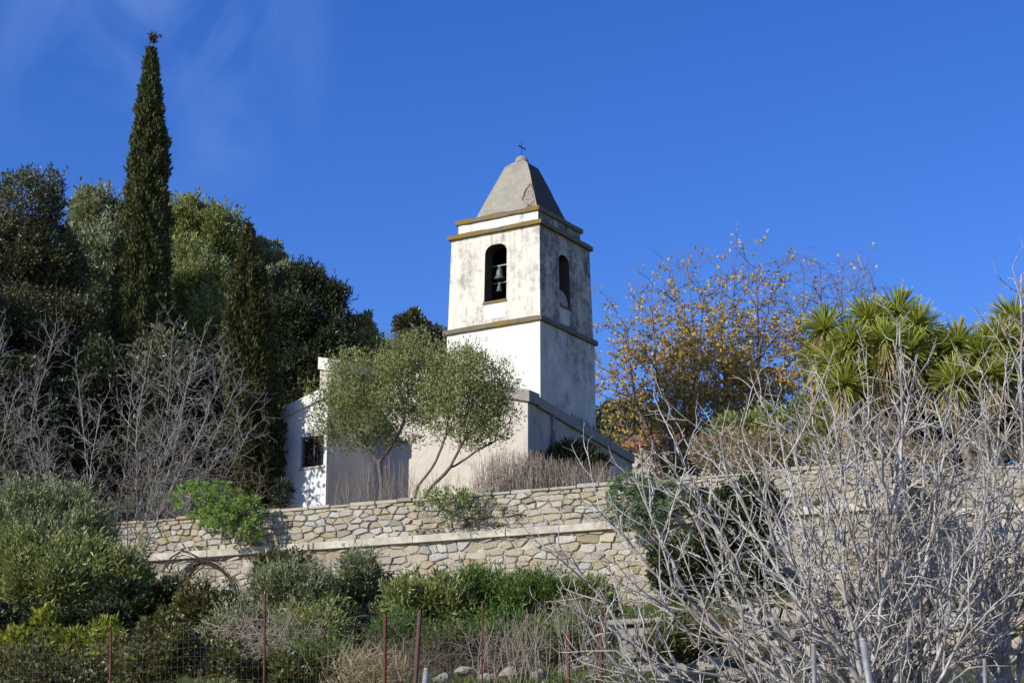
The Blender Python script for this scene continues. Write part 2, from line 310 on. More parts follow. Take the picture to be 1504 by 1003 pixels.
# ------------------------------------------------------------------ plant helpers
def unit(v): return v / (np.linalg.norm(v, axis=-1, keepdims=True) + 1e-9)
def leaf_quads(P, D, L, Wd, rng, jit=0.35, bend=0.25):
    n = len(P); D = unit(D); sd = unit(np.cross(D, unit(rng.normal(size=(n, 3))))); nn = np.cross(D, sd)
    l = (L * (1 + jit * rng.uniform(-1, 1, n)))[:, None]; w = (Wd * (1 + jit * rng.uniform(-1, 1, n)))[:, None] * .5
    mid = P + D * l * .45 + nn * l * bend * .3
    V = np.stack([P, mid + sd * w, P + D * l - nn * l * bend * .3, mid - sd * w], 1).reshape(-1, 3)
    return V, np.arange(4 * n).reshape(n, 4)
def ellipsoid(px, py, rx, ry, Y, depth=None):
    c = at(px, py, Y); m = PXM(Y)
    return c, np.array([rx * m, depth if depth else (rx + ry) * .5 * m, ry * m])
def crown(blobs, n, L, Wd, seed, clump=.3, k=40, up=.35, fill=.45, out=.8, spiky=0.0, sprig=0.0):
    """leaves gathered in clumps that fill ellipsoids (px,py,rx,ry,Y[,depth[,weight]])"""
    rng = np.random.RandomState(seed); E = [ellipsoid(*b[:6]) for b in blobs]
    vol = np.array([e[1][0] * e[1][2] * (b[6] if len(b) > 6 else 1) for e, b in zip(E, blobs)]); cnt = (n * vol / vol.sum()).astype(int)
    Ps, Ds = [], []
    for (c, r), m in zip(E, cnt):
        q = unit(rng.normal(size=(k, 3))) * (rng.uniform(fill ** 3, 1, (k, 1)) ** (1 / 3)); cc = c + q * r * .88
        cr = clump * np.mean(r) * rng.uniform(.55, 1.25, k); cd = unit(q * r)
        i = rng.choice(k, m, p=(cr ** 2) / (cr ** 2).sum())
        d = unit(rng.normal(size=(m, 3)) + cd[i] * .5 + np.array([0, 0, .3]))
        rad_ = cr[i] * rng.uniform(.35, 1.12, m) * (1 + spiky * rng.exponential(.25, m))
        Ps.append(cc[i] + d * rad_[:, None])
        Ds.append(d * out + cd[i] * .35 + np.array([0, 0, up]) + rng.normal(size=(m, 3)) * .45)
        if sprig:                                          # leafy shoots that stick out of the clumps
            ns = int(m * .16 / 14); q = unit(rng.normal(size=(ns, 3)) + np.array([0, -.3, .5])); p0 = c + q * r * rng.uniform(.72, .98, (ns, 1)); ax = unit(q * .5 + np.array([0, 0, .8]) + rng.normal(size=(ns, 3)) * .35)
            t_ = np.tile(np.linspace(0, 1, 14), ns); j = np.repeat(np.arange(ns), 14); ls = rng.uniform(.4, 1.2, ns) * sprig
            Ps.append(p0[j] + ax[j] * (t_ * ls[j])[:, None] + rng.normal(size=(len(j), 3)) * .008); Ds.append(ax[j] * .9 + rng.normal(size=(len(j), 3)) * .5)
    return leaf_quads(np.concatenate(Ps), np.concatenate(Ds), L, Wd, rng)
def tubes(P, par, R, ksides=5, tip=.45):
    n = len(P); has = par >= 0; D = np.zeros_like(P); D[has] = unit(P[has] - P[par[has]])
    order = np.argsort(R, kind='stable'); main = np.full(n, -1); ch = order[has[order]]; main[par[ch]] = ch
    roots = np.where(~has)[0]
    for r in roots: D[r] = D[main[r]] if main[r] >= 0 else (0, 0, 1)
    RD = D.copy(); mm = main >= 0; RD[mm] = unit(D[mm] + D[main[mm]])
    RR = R.copy(); RR[~mm] *= tip
    side = np.where(has)[0]; side = side[main[par[side]] != side]
    C = np.concatenate([P, P[par[side]]]); DD = np.concatenate([RD, D[side]]); R2 = np.concatenate([RR, np.minimum(R[side] * 1.2, R[par[side]])])
    a = unit(np.cross(DD, np.array([.95, .3, .1]))); b = np.cross(DD, a)
    th = 2 * pi * np.arange(ksides) / ksides
    V = (C[:, None] + R2[:, None, None] * (np.cos(th)[None, :, None] * a[:, None] + np.sin(th)[None, :, None] * b[:, None])).reshape(-1, 3)
    start = par.copy(); start[side] = n + np.arange(len(side)); c = np.where(has)[0]; j = np.arange(ksides); j2 = (j + 1) % ksides
    s0 = start[c][:, None] * ksides; e0 = c[:, None] * ksides
    F = np.stack([s0 + j, s0 + j2, e0 + j2, e0 + j], -1).reshape(-1, 4)
    return V, F
def resample(pts, step):
    pts = np.array(pts, float); d = np.r_[0, np.cumsum(np.linalg.norm(np.diff(pts, axis=0), axis=1))]
    if len(pts) > 2:                                   # smooth the poly-line
        tt = np.linspace(0, d[-1], 40); q = np.stack([np.interp(tt, d, pts[:, i]) for i in range(3)], 1)
        for _ in range(6): q[1:-1] = (q[:-2] + q[1:-1] * 2 + q[2:]) / 4
        pts = q; d = np.r_[0, np.cumsum(np.linalg.norm(np.diff(pts, axis=0), axis=1))]
    m = max(2, int(d[-1] / step) + 1); tt = np.linspace(0, d[-1], m)
    return np.stack([np.interp(tt, d, pts[:, i]) for i in range(3)], 1)
def colonize(stems, A, step, di, dk, seed, trop=(0, 0, .15), jit=.25, maxn=9000, r0=.008, e=2.3, rmax=.2, wob=0.3):
    rng = np.random.RandomState(seed); P, par = [], []
    for si, st in enumerate(stems):
        q = resample(st, step)
        if si == 0: pr = -1
        else:
            dd = np.linalg.norm(np.array(P) - q[0], axis=1); pr = int(dd.argmin()); q = q[1:]
        for p in q: P.append(p + rng.normal(size=3) * step * .12 * wob * 2); par.append(pr); pr = len(P) - 1
    A = np.array(A); alive = np.ones(len(A), bool); near = np.full(len(A), -1); nd = np.full(len(A), 1e9)
    trop = np.array(trop); new = np.array(P); base = 0; kids = {}
    while len(P) < maxn and alive.any():
        D = np.linalg.norm(A[:, None] - new[None], axis=2) if len(new) * len(A) < 4e7 else None
        if D is None: break
        j = D.argmin(1); dm = D[np.arange(len(A)), j]; u = dm < nd; nd[u] = dm[u]; near[u] = base + j[u]
        alive &= nd > dk
        act = alive & (nd < di)
        if not act.any(): break
        idx = near[act]; vec = unit(A[act] - np.array(P)[idx]); un, inv = np.unique(idx, return_inverse=True)
        acc = np.zeros((len(un), 3)); np.add.at(acc, inv, vec)
        base = len(P); nw = []
        for k, v in zip(un, acc):
            if kids.get(k, 0) >= 3: 
                alive[(near == k) & act] = False; continue
            kids[k] = kids.get(k, 0) + 1
            d = v / (np.linalg.norm(v) + 1e-9) + trop + rng.normal(size=3) * jit; d /= np.linalg.norm(d)
            if par[k] >= 0:
                pd = P[k] - P[par[k]]; pd = pd / (np.linalg.norm(pd) + 1e-9); d = d + pd * .45; d /= np.linalg.norm(d)
            nw.append(P[k] + d * step); P.append(nw[-1]); par.append(int(k))
        if not nw: break
        new = np.array(nw)
    P = np.array(P); par = np.array(par); acc = np.zeros(len(P)); kid = np.zeros(len(P), int)
    for i in range(len(P) - 1, -1, -1):
        if acc[i] == 0: acc[i] = r0 ** e
        if par[i] >= 0: acc[par[i]] += acc[i]; kid[par[i]] += 1
    R = acc ** (1 / e); 
    if R.max() > rmax: R = np.where(R > r0 * 1.5, r0 * 1.5 + (R - r0 * 1.5) * (rmax - r0 * 1.5) / (R.max() - r0 * 1.5), R)
    Q = P.copy(); h = par >= 0; h[:sum(1 for _ in ())] = False
    ok = h & (kid > 0); sm = np.zeros_like(P); cn = np.zeros(len(P)); np.add.at(sm, par[h], P[h]); np.add.at(cn, par[h], 1)
    Q[ok] = .5 * P[ok] + .25 * P[par[ok]] + .25 * sm[ok] / cn[ok][:, None]
    return Q, par, R, kid
def fill_pts(blobs, n, seed, shell=0.0):
    rng = np.random.RandomState(seed); E = [ellipsoid(*b[:6]) for b in blobs]
    vol = np.array([np.prod(e[1]) * (b[6] if len(b) > 6 else 1) for e, b in zip(E, blobs)]); cnt = np.maximum(4, (n * vol / vol.sum()).astype(int)); o = []
    for (c, r), m in zip(E, cnt):
        d = unit(rng.normal(size=(m, 3))); wob = 1 + .20 * np.sin(d[:, :1] * 5.1 + c[0] * 7) * np.sin(d[:, 2:] * 6.3 + c[2] * 3) + .16 * np.sin(d[:, 1:2] * 9 + d[:, 2:] * 7 + c[1]) + .07 * rng.normal(size=(m, 1))
        o.append(c + d * (rng.uniform(shell, 1, (m, 1)) ** (1 / 2.6)) * r * wob)
    return np.concatenate(o)
def twig_leaves(P, par, R, kid, rmax, per, L, Wd, seed, up=.3, spread=.06, prob=None):
    rng = np.random.RandomState(seed); i = np.where((R < rmax) & (par >= 0))[0]
    if prob is not None: i = i[rng.uniform(size=len(i)) < prob(P[i])]
    i = np.repeat(i, per); t = rng.uniform(size=(len(i), 1)); p0 = P[par[i]]; d = unit(P[i] - p0)
    pos = p0 + (P[i] - p0) * t + rng.normal(size=(len(i), 3)) * spread
    return leaf_quads(pos, d * .6 + rng.normal(size=(len(i), 3)) * .7 + np.array([0, 0, up]), L, Wd, rng)
def gz(px, Y): x = (px - 752) / FPX * Y / .97; return float(ground(x, Y))
def base_pt(px, Y, py=None):
    """a foot on the ground straight below the picture column px at depth Y"""
    if py is None: py = 800
    x = at(px, py, Y)[0]; return np.array([x, Y, float(ground(x, Y)) - .05])
def sweep_trunk(name, lines, mat, parent, k=7):
    mb = MB()
    for pts, r0, r1 in lines:
        q = resample(pts, .25); rr = np.linspace(r0, r1, len(q)); mb.tube(q, list(rr), k)
    return mb.build(name, mat, parent, smooth=True)
def tree(name, label, cat, foot, blobs, n, L, Wd, lm, bm, seed, r=.16, group=None, **kw):
    """dense evergreen: tapered trunk with limbs reaching into the clumped crown"""
    o = thing(name, label, cat, foot, group)
    E = [ellipsoid(*b[:6]) for b in blobs]; top = max(E, key=lambda e: e[0][2])[0]; f = np.array(foot, float)
    fork = f + (top - f) * .3 + np.array([.1, 0, 0])
    ln = [([f, fork, f + (top - f) * .65 + np.array([-.1, .1, 0]), top], r, r * .18)] + [([fork, (fork + e[0]) / 2 + np.array([0, 0, -.1 * e[1][2]]), e[0]], r * .5, r * .1) for e in E if e[0] is not top]
    sweep_trunk('trunk', ln, bm, o); V, F = crown(blobs, n, L, Wd, seed, **kw); npmesh('crown', V, F, lm, o); return o
def shrub(name, label, cat, foot, blobs, n, L, Wd, lm, bm, seed, stems=7, r=.02, group=None, **kw):
    """several stems from one foot, clumped leaves"""
    o = thing(name, label, cat, foot, group); rng = np.random.RandomState(seed + 7); f = np.array(foot, float); ln = []
    E = [ellipsoid(*b[:6]) for b in blobs]
    for i in range(stems):
        c, rr = E[i % len(E)]; tip = c + unit(rng.normal(size=3)) * rr * .6; mid = (f + tip) / 2 + rng.normal(size=3) * rr * .15
        ln.append(([f + rng.normal(size=3) * np.array([.06, .06, 0]), mid, tip], r, r * .3))
    sweep_trunk('stem', ln, bm, o, 5); V, F = crown(blobs, n, L, Wd, seed, **kw); npmesh('foliage', V, F, lm, o); return o

def grow(stems, levels, seed):
    """axes with side shoots on side shoots. stems: (points, r_start, r_end); level: (spacing, t0, ang_lo, ang_hi, len_lo, len_hi, fall, radius, up, wiggle, step)"""
    rg = np.random.RandomState(seed); P, par, R, LV = [], [], [], []
    def axis(q, rs, p, lv):
        ids = []
        for a, r in zip(q, rs): P.append(a); par.append(p); R.append(r); LV.append(lv); p = len(P) - 1; ids.append(p)
        return ids
    cur = []
    for pts, ra, rb in stems:
        q = resample(pts, .12); q[1:-1] += rg.normal(size=(len(q) - 2, 3)) * .008; t_ = np.linspace(0, 1, len(q)); cur.append(axis(q, ra + (rb - ra) * t_ ** .8, -1, 0))
    for li, (spc, t0, a0, a1, l0, l1, fall, rad_, up, wig, stp) in enumerate(levels):
        nxt = []
        for ids in cur:
            n = len(ids); acc = rg.uniform(0, spc)
            if n < 2: continue
            ang_az = rg.uniform(0, 2 * pi)
            for k in range(n):
                i = ids[k]; prv = ids[k - 1] if k else par[i]
                if prv < 0: continue
                T = P[i] - P[prv]; ln = np.linalg.norm(T); T = T / (ln + 1e-9); acc += ln; t_ = k / (n - 1)
                if t_ < t0: acc = min(acc, spc); continue
                while acc > spc:
                    acc -= spc * rg.uniform(.6, 1.5); ang_az += 2.4 + rg.normal() * .5
                    a = np.cross(T, (.9, .3, .2)); a /= np.linalg.norm(a) + 1e-9; b = np.cross(T, a); U = cos(ang_az) * a + sin(ang_az) * b
                    ang = rg.uniform(a0, a1); d = cos(ang) * T + sin(ang) * U; L = rg.uniform(l0, l1) * (1 - fall * t_); m = max(1, int(L / stp)); q = []; p = P[i]
                    for _ in range(m):
                        d = d + np.array([0, 0, up * stp]) + rg.normal(size=3) * wig; d /= np.linalg.norm(d); p = p + d * stp; q.append(p)
                    r0_ = min(rad_ * rg.uniform(.8, 1.2), R[i] * .85); nxt.append(axis(q, np.linspace(r0_, r0_ * .62, m), i, li + 1))
        cur = nxt
    return np.array(P), np.array(par), np.array(R), np.array(LV)
def grown(name, label, cat, stems, levels, seed, bm, ks=4, tip=.6, leaf=None, wood='branches', leafname='foliage', maxp=None):
    o = thing(name, label, cat, stems[0][0][0]); P, par, R, LV = grow(stems, levels, seed); V, F = tubes(P, par, R, ks, tip); npmesh(wood, V, F, bm, o, True)
    if leaf:
        lv, per, L, Wd, prob, mat, up, spread = leaf; rg = np.random.RandomState(seed + 1); i = np.where(LV >= lv)[0]; i = i[rg.uniform(size=len(i)) < prob(P[i])]; i = np.repeat(i, per)
        p0 = P[par[i]]; d = unit(P[i] - p0); pos = p0 + (P[i] - p0) * rg.uniform(size=(len(i), 1)) + rg.normal(size=(len(i), 3)) * spread
        V, F = leaf_quads(pos, d * .5 + rg.normal(size=(len(i), 3)) * .7 + np.array([0, 0, up]), L, Wd, rg); npmesh(leafname, V, F, mat, o)
    return o
def fan(foot, Y, tips, seed, r0, r1, sag=.12, spread=.12):
    """main stems that leave one foot and curve up to their tips (px, py, dY)"""
    rg = np.random.RandomState(seed); out = []; f = np.array(foot, float)
    for i, (x, y, dy) in enumerate(tips):
        t_ = at(x, y, Y + dy); b = f + np.array([rg.normal() * spread, rg.normal() * spread, 0]) * (i > 0); d = t_ - b; h = np.hypot(d[0], d[1]); L = np.linalg.norm(d)
        out.append(([b, b + d * .33 + np.array([0, 0, -sag * h * .8]) + rg.normal(size=3) * .03 * L, b + d * .68 + np.array([0, 0, -sag * h]) + rg.normal(size=3) * .03 * L, t_], r0 * rg.uniform(.6, 1.1), r1))
    return out
# ================================================================== SETTING: ground and hill
us = np.r_[-900, -400, -160, -90, np.arange(-60, 8.5, 1.0), 8.54, 8.56, np.arange(9, 61, 1.0), 90, 160, 400, 900]
ss = np.r_[-60, -50, -45, np.arange(-40, -.5, 1.0), -.4, 0, .15, .2999, .45, .8, np.arange(1.5, 40, 1.5), 50, 70, 100, 150, 250, 400, 800, 1600, 3000]
rng = np.random.RandomState(3); V = []
for s_ in ss:
    for u_ in us:
        s2 = s_ + 2.2 * (u_ > 8.55); z = float(zfront(s_)) if s_ < .3 else float(zback(s_, u_))
        p = WL(u_, s2, z); p[2] += (rng.uniform(-.06, .06) if abs(u_) < 60 and abs(s_) < 40 and not -.5 < s_ < .9 else 0); V.append(p)
nu = len(us); F = [(i * nu + j, i * nu + j + 1, (i + 1) * nu + j + 1, (i + 1) * nu + j) for i in range(len(ss) - 1) for j in range(nu - 1)]
tag(npmesh('ground', V, F, M['earth'], None, True), kind='structure')
rng = np.random.RandomState(5); V = []; hx = np.linspace(-500, 500, 201); hy = np.linspace(0, 1, 40)
ridge = lambda x: np.interp(x, [-500, -150, -30, 8, 14, 20, 30, 60, 120, 500], [30, 60, 78, 82.2, 84.5, 84.0, 81.0, 70, 45, 20])
hz = rng.normal(size=(40, 201)); 
for _ in range(2): hz = (hz + np.roll(hz, 1, 0) + np.roll(hz, 1, 1) + np.roll(hz, -1, 1)) / 4 * 1.5
for i, b in enumerate(hy):
    for j, x in enumerate(hx): V.append((x, 260 + 100 * b, -5 + (ridge(x) * 1.02 + 5) * sin(b * pi / 2) + hz[i, j] * 1.0 * (b < .97)))
F = [(i * 201 + j, i * 201 + j + 1, (i + 1) * 201 + j + 1, (i + 1) * 201 + j) for i in range(39) for j in range(200)]
tag(npmesh('hill', V, F, M['hill'], None, True), kind='structure')
n = 26000; x = rng.uniform(-20, 70, n); b = rng.uniform(.55, 1, n); z = -5 + (ridge(x) * 1.02 + 5) * np.sin(b * pi / 2)
cl = rng.uniform(size=(900, 2)) * np.array([90, .45]) + np.array([-20, .55]); i = rng.randint(0, 900, n); d = unit(rng.normal(size=(n, 3))); d[:, 2] = np.abs(d[:, 2])
rr = rng.uniform(1.0, 2.6, 900)[i] * rng.uniform(.6, 1.1, n); x = cl[i, 0]; b = cl[i, 1]
keep = ~((x > 11.5) & (x < 17) & (b > .80) & (b < .93))
P = np.stack([x, 260 + 100 * b, -5 + (ridge(x) * 1.02 + 5) * np.sin(b * pi / 2) - .5], 1) + d * rr[:, None]
V, F = leaf_quads(P[keep], d[keep] + rng.normal(size=(keep.sum(), 3)) * .4, .9, .6, rng)
tag(npmesh('scrub', V, F, M['L_holm2']), kind='stuff')
# ================================================================== BELL TOWER
XL, YR = -3.056, 3.13
bt = thing('bell_tower', 'square white bell tower streaked with black mould, under a blunt grey stone spire', 'bell tower', TL(-1.5, 1.5, float(ground(*TL(-1.5, 1.5, 0)[:2]))))
MB().box(TL, XL, 0, 0, YR, 8.5, 15.60).build('lower_wall', M['shaft'], bt, .015)
def arch(c, w, z0, zs, za, n=7):
    """bluntly pointed opening outline, counter-clockwise"""
    h = w / 2; H_ = za - zs; pts = [(c - h, z0), (c + h, z0), (c + h, zs)]
    cv = lambda a: (h * (1 - a) + .26 * h * sin(pi * a), zs + H_ * a + .15 * H_ * sin(pi * a))
    for i in range(1, n): x, z = cv(i / n * .93); pts.append((c + x, z))
    for i in range(n - 1, 0, -1): x, z = cv(i / n * .93); pts.append((c - x, z))
    pts.append((c - h, zs)); return pts
B0, B1 = 15.70, 18.40
def tp(z): return (z - B0) / (B1 - B0)
def fl(x, d, z):   # front wall map: x in [-3.02,0]
    k = tp(z); x0, x1 = -3.02 + .09 * k, -.02 * k; return TL(x0 + (x + 3.02) / 3.02 * (x1 - x0), .015 * k + d, z)
def fr_(y, d, z):  # right wall map: y in [0,3.04]
    k = tp(z); y0, y1 = .015 * k, 3.04 - .17 * k; return TL(-.02 * k - d, y0 + y / 3.04 * (y1 - y0), z)
def holed(mb, fmap, a0, a1, hole, th=.42):
    outer = [(a0, B0), (a1, B0), (a1, B1), (a0, B1)]; pts = outer + hole
    tri = tessellate_polygon([[Vector((p[0], p[1], 0)) for p in outer], [Vector((p[0], p[1], 0)) for p in hole]])
    n = len(pts); V = [fmap(p[0], 0, p[1]) for p in pts] + [fmap(p[0], th, p[1]) for p in pts]
    F = [tuple(t) for t in tri]; mb.add(V[:n], F)
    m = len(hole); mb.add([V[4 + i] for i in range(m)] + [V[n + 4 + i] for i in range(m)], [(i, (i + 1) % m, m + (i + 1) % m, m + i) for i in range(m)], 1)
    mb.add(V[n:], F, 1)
mb = MB()
holed(mb, fl, -3.02, 0, arch(-1.465, .74, 16.36, 17.78, 18.06)); holed(mb, fr_, 0, 3.04, arch(1.43, .63, 16.32, 17.60, 17.86))
P = [TL(-3.02, 0, B0), TL(-3.02, 3.04, B0), TL(-2.93, 2.885, B1), TL(-2.93, .015, B1), TL(0, 3.04, B0), TL(-.02, 2.885, B1)]
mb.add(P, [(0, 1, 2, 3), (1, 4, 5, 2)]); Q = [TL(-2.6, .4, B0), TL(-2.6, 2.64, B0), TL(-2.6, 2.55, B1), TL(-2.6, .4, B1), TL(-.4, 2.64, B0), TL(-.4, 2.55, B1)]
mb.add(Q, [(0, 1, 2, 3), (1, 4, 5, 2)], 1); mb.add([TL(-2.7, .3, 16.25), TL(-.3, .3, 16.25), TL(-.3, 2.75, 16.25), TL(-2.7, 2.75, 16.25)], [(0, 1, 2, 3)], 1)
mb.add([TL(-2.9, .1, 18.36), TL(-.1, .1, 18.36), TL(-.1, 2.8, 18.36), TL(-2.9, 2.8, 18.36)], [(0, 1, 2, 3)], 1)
mb.build('belfry_wall', [M['belfry'], M['inner']], bt)
# newer whitewash under both sills
mb = MB(); mb.hexa([fl(-1.83, -.004, 15.86), fl(-1.13, -.004, 15.86), fl(-1.13, .05, 15.86), fl(-1.83, .05, 15.86), fl(-1.835, -.004, 16.28), fl(-1.10, -.004, 16.28), fl(-1.10, .05, 16.28), fl(-1.835, .05, 16.28)])
mb.build('patch', M['annex'], bt); mb = MB(); mb.hexa([fr_(1.15, -.004, 15.80), fr_(1.15, .05, 15.80), fr_(1.66, .05, 15.80), fr_(1.66, -.004, 15.80), fr_(1.13, -.004, 16.26), fr_(1.13, .05, 16.26), fr_(1.72, .05, 16.26), fr_(1.72, -.004, 16.26)])
mb.build('patch', M['annex'], bt)
mb = MB().box(TL, -1.85, -1.08, -.025, .41, 16.29, 16.375); mb.build('sill', M['cornice'], bt, .01)
mb = MB().box(TL, -.41, .03, 1.10, 1.77, 16.26, 16.325); mb.build('sill', M['band'], bt, .01)
def slab(name, x0, x1, y0, y1, z0, z1, mat, seed):
    """cornice slab cast in place: edges not quite straight, worn corners"""
    rg = np.random.RandomState(seed); mb = MB(); k = 14; ring = []
    e = [(x0, y0), (x1, y0), (x1, y1), (x0, y1)]
    for a, b in zip(e, e[1:] + e[:1]):
        for i in range(k): f = i / k; ring.append((a[0] + (b[0] - a[0]) * f, a[1] + (b[1] - a[1]) * f))
    J = lambda s=.012: rg.uniform(-s, s)
    lo = [TL(x + J(), y + J(), z0 + J(.007)) for x, y in ring]; hi = [TL(x + J(), y + J(), z1 + J(.014)) for x, y in ring]; m = len(ring)
    mb.add(lo + hi, [(i, (i + 1) % m, m + (i + 1) % m, m + i) for i in range(m)] + [tuple(range(m))[::-1], tuple(range(m, 2 * m))]); mb.build(name, mat, bt, .012)
slab('string_course', XL - .10, .085, -.085, YR + .05, 15.585, 15.715, M['band'], 1)
slab('cornice', -3.01, .085, -.085, 2.95, 18.375, 18.50, M['cornice'], 2)
MB().box(TL, -2.77, -.12, .12, 2.53, 18.49, 18.84).build('attic_wall', M['attic'], bt, .01)
slab('cornice', -2.84, -.055, .055, 2.60, 18.83, 18.965, M['cornice'], 3)
# spire: truncated pyramid, low hipped top, round knob
cx, cy = -1.42, 1.41; zt = 18.96 + 2.73 * .655; k = 1 - .655
def sq(hx_, hy_, z, j=0): return [TL(cx - hx_, cy - hy_, z), TL(cx + hx_, cy - hy_, z), TL(cx + hx_, cy + hy_, z), TL(cx - hx_, cy + hy_, z)]
b0, b1 = 1.09, .93; mb = MB(); V = []; lev = 8; rg = np.random.RandomState(4)
for i in range(lev + 1):
    f = i / lev; hx_ = b0 * (1 - f * .655); hy_ = b1 * (1 - f * .655); z = 18.955 + (zt - 18.955) * f; seg = 5; rgn = []
    c4 = [(-1, -1), (1, -1), (1, 1), (-1, 1)]
    for a, b in zip(c4, c4[1:] + c4[:1]):
        for q in range(seg): g = q / seg; rgn.append(TL(cx + hx_ * (a[0] + (b[0] - a[0]) * g) + rg.uniform(-.01, .01), cy + hy_ * (a[1] + (b[1] - a[1]) * g) + rg.uniform(-.01, .01), z + rg.uniform(-.008, .008) * (0 < i < lev)))
    V += rgn
m = 20; F = [(i * m + j, i * m + (j + 1) % m, (i + 1) * m + (j + 1) % m, (i + 1) * m + j) for i in range(lev) for j in range(m)]
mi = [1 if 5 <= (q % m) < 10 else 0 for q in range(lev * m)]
apex = [TL(cx + .17 * c, cy + .17 * s_, zt + .17) for c, s_ in ((-1, -1), (0, -1), (1, -1), (1, 0), (1, 1), (0, 1), (-1, 1), (-1, 0))]
mb.add(V, F); mb.m = mi[:]
tr = lev * m; ring = [V[tr + j] for j in range(m)]; a4 = [TL(cx + .17 * c[0], cy + .17 * c[1], zt + .15) for c in c4]
for q in range(4):
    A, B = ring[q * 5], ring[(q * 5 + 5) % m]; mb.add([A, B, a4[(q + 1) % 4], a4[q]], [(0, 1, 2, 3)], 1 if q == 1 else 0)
mb.add(a4, [(0, 1, 2, 3)]); mb.build('spire', [M['spire'], M['spire_dark']], bt)
# the broken render patch with its crack, low on the spire's near edge
def sface(f, g, d=0): hx_ = b0 * (1 - f * .655); return TL(cx + hx_ * (-1 + 2 * g), cy - b1 * (1 - f * .655) - d, 18.955 + (zt - 18.955) * f)
out = [(.04, .965), (.05, .87), (.10, .80), (.16, .83), (.22, .80), (.30, .78), (.38, .83), (.44, .86), (.52, .93), (.58, .985), (.40, .985), (.2, .985)]
mb = MB(); mb.add([sface(f, g, .018) for f, g in out], [tuple(range(len(out)))]); mb.build('broken_render', flat_mat('bare_masonry', (0.34, 0.295, 0.245), (0.13, 0.11, 0.09), 16, 0.95, bump=0.9), bt)
mb = MB(); mb.tube([sface(f, g, .02) for f, g in ((.26, .775), (.30, .775), (.36, .82), (.40, .815), (.46, .86), (.52, .93), (.57, .97))], [.012, .02, .022, .02, .022, .016, .008], 5); mb.tube([sface(f, g, .02) for f, g in ((.05, .87), (.10, .84), (.14, .88), (.17, .85))], [.014, .02, .018, .01], 5)
mb.tube([sface(f, g, .02) for f, g in ((.10, .93), (.14, .90), (.19, .94))], [.012, .018, .01], 5); mb.build('crack', M['inner'], bt)
mb = MB(); mb.lathe(TL(cx, cy, zt + .12), [(.20, 0), (.205, .06), (.19, .12), (.15, .18), (.09, .23), (.03, .255)], 14); mb.build('spire_cap', M['spire'], bt, smooth=True)
cr = MB(); cr.tube([TL(cx, cy, zt + .34), TL(cx, cy, zt + .86)], .012, 6); cr.tube([TL(cx, cy - .22, zt + .64), TL(cx, cy + .22, zt + .64)], .018, 6); cr.build('cross', M['iron'], bt)
# bells (they hang inside: things of their own)
bc = TL(-1.575, .45, 0)
def bell(label, c, zt_, h, r, arm):
    b = thing('bell', label, 'bell', c + np.array([0, 0, zt_ - h]))
    mb = MB(); mb.lathe(c + np.array([0, 0, zt_ - h]), [(r, 0), (r * .97, .05 * h), (r * .8, .16 * h), (r * .68, .35 * h), (r * .6, .6 * h), (r * .52, .8 * h), (r * .36, .94 * h), (r * .12, h)], 24); mb.build('bell_body', M['bronze'], b, smooth=True)
    mb = MB(); mb.tube([c + np.array([0, 0, zt_ - .6 * h]), c + np.array([0, 0, zt_ - h * 1.12])], [.012, .03], 8); mb.build('clapper', M['iron'], b)
    mb = MB(); mb.tube([c - EX * arm + np.array([0, 0, zt_ + .06]), c + EX * arm + np.array([0, 0, zt_ + .06])], .028, 8)
    mb.tube([c + np.array([0, 0, zt_ - .02]), c + np.array([0, 0, zt_ + .07])], .04, 8); mb.build('headstock', M['zinc'], b, smooth=True); return b
bell('green bronze bell hanging high in the sunlit opening of the tower', bc, 17.47, .34, .17, 1.05)
bell('small dark bell hanging below the larger one in the sunlit opening', TL(-1.62, .50, 0), 16.98, .20, .115, 1.0)
d = thing('stone_disc', 'pale round disc leaning in the shaded side opening of the tower', 'disc', TL(-.10, 1.46, 16.33))
MB().lathe(TL(-.13, 1.48, 16.58), [(.24, -.03), (.27, -.02), (.27, .02), (.24, .03)], 28, axis=EX + np.array([0, 0, .22])).build('disc', M['disc'], d, smooth=False)
# ================================================================== CHURCH
ch = thing('church', 'low cream plastered church with raking parapets and a white side annex below the bell tower', 'church', TL(-3, 2, float(ground(*TL(-3, 2, 0)[:2]))))
FX0, FX1, FY, BY = -6.64, .25, -1.1, 4.85
def rk(x): return 13.02 + (FX1 - x) * .262            # underside of the raking parapet
def sk(y): return 13.0 - (y - FY) * .098               # side wall head
mb = MB(); g0 = 8.6
fp = [TL(FX0, FY, g0), TL(FX1, FY, g0), TL(FX1, FY, rk(FX1)), TL(FX0, FY, rk(FX0))]; bp = [TL(FX0, FY + .4, g0), TL(FX1, FY + .4, g0), TL(FX1, FY + .4, rk(FX1)), TL(FX0, FY + .4, rk(FX0))]
mb.hexa([fp[0], fp[1], bp[1], bp[0], fp[3], fp[2], bp[2], bp[3]]); mb.build('front_wall', M['church'], ch)
mb = MB(); mb.hexa([TL(FX1 - .4, FY + .4, g0), TL(FX1, FY + .4, g0), TL(FX1, BY, g0), TL(FX1 - .4, BY, g0), TL(FX1 - .4, FY + .4, sk(FY)), TL(FX1, FY + .4, sk(FY + .4)), TL(FX1, BY, sk(BY)), TL(FX1 - .4, BY, sk(BY))])
mb.hexa([TL(FX0, FY + .4, g0), TL(FX0 + .4, FY + .4, g0), TL(FX0 + .4, BY, g0), TL(FX0, BY, g0), TL(FX0, FY + .4, 14.2), TL(FX0 + .4, FY + .4, 14.2), TL(FX0 + .4, BY, 14.0), TL(FX0, BY, 14.0)])
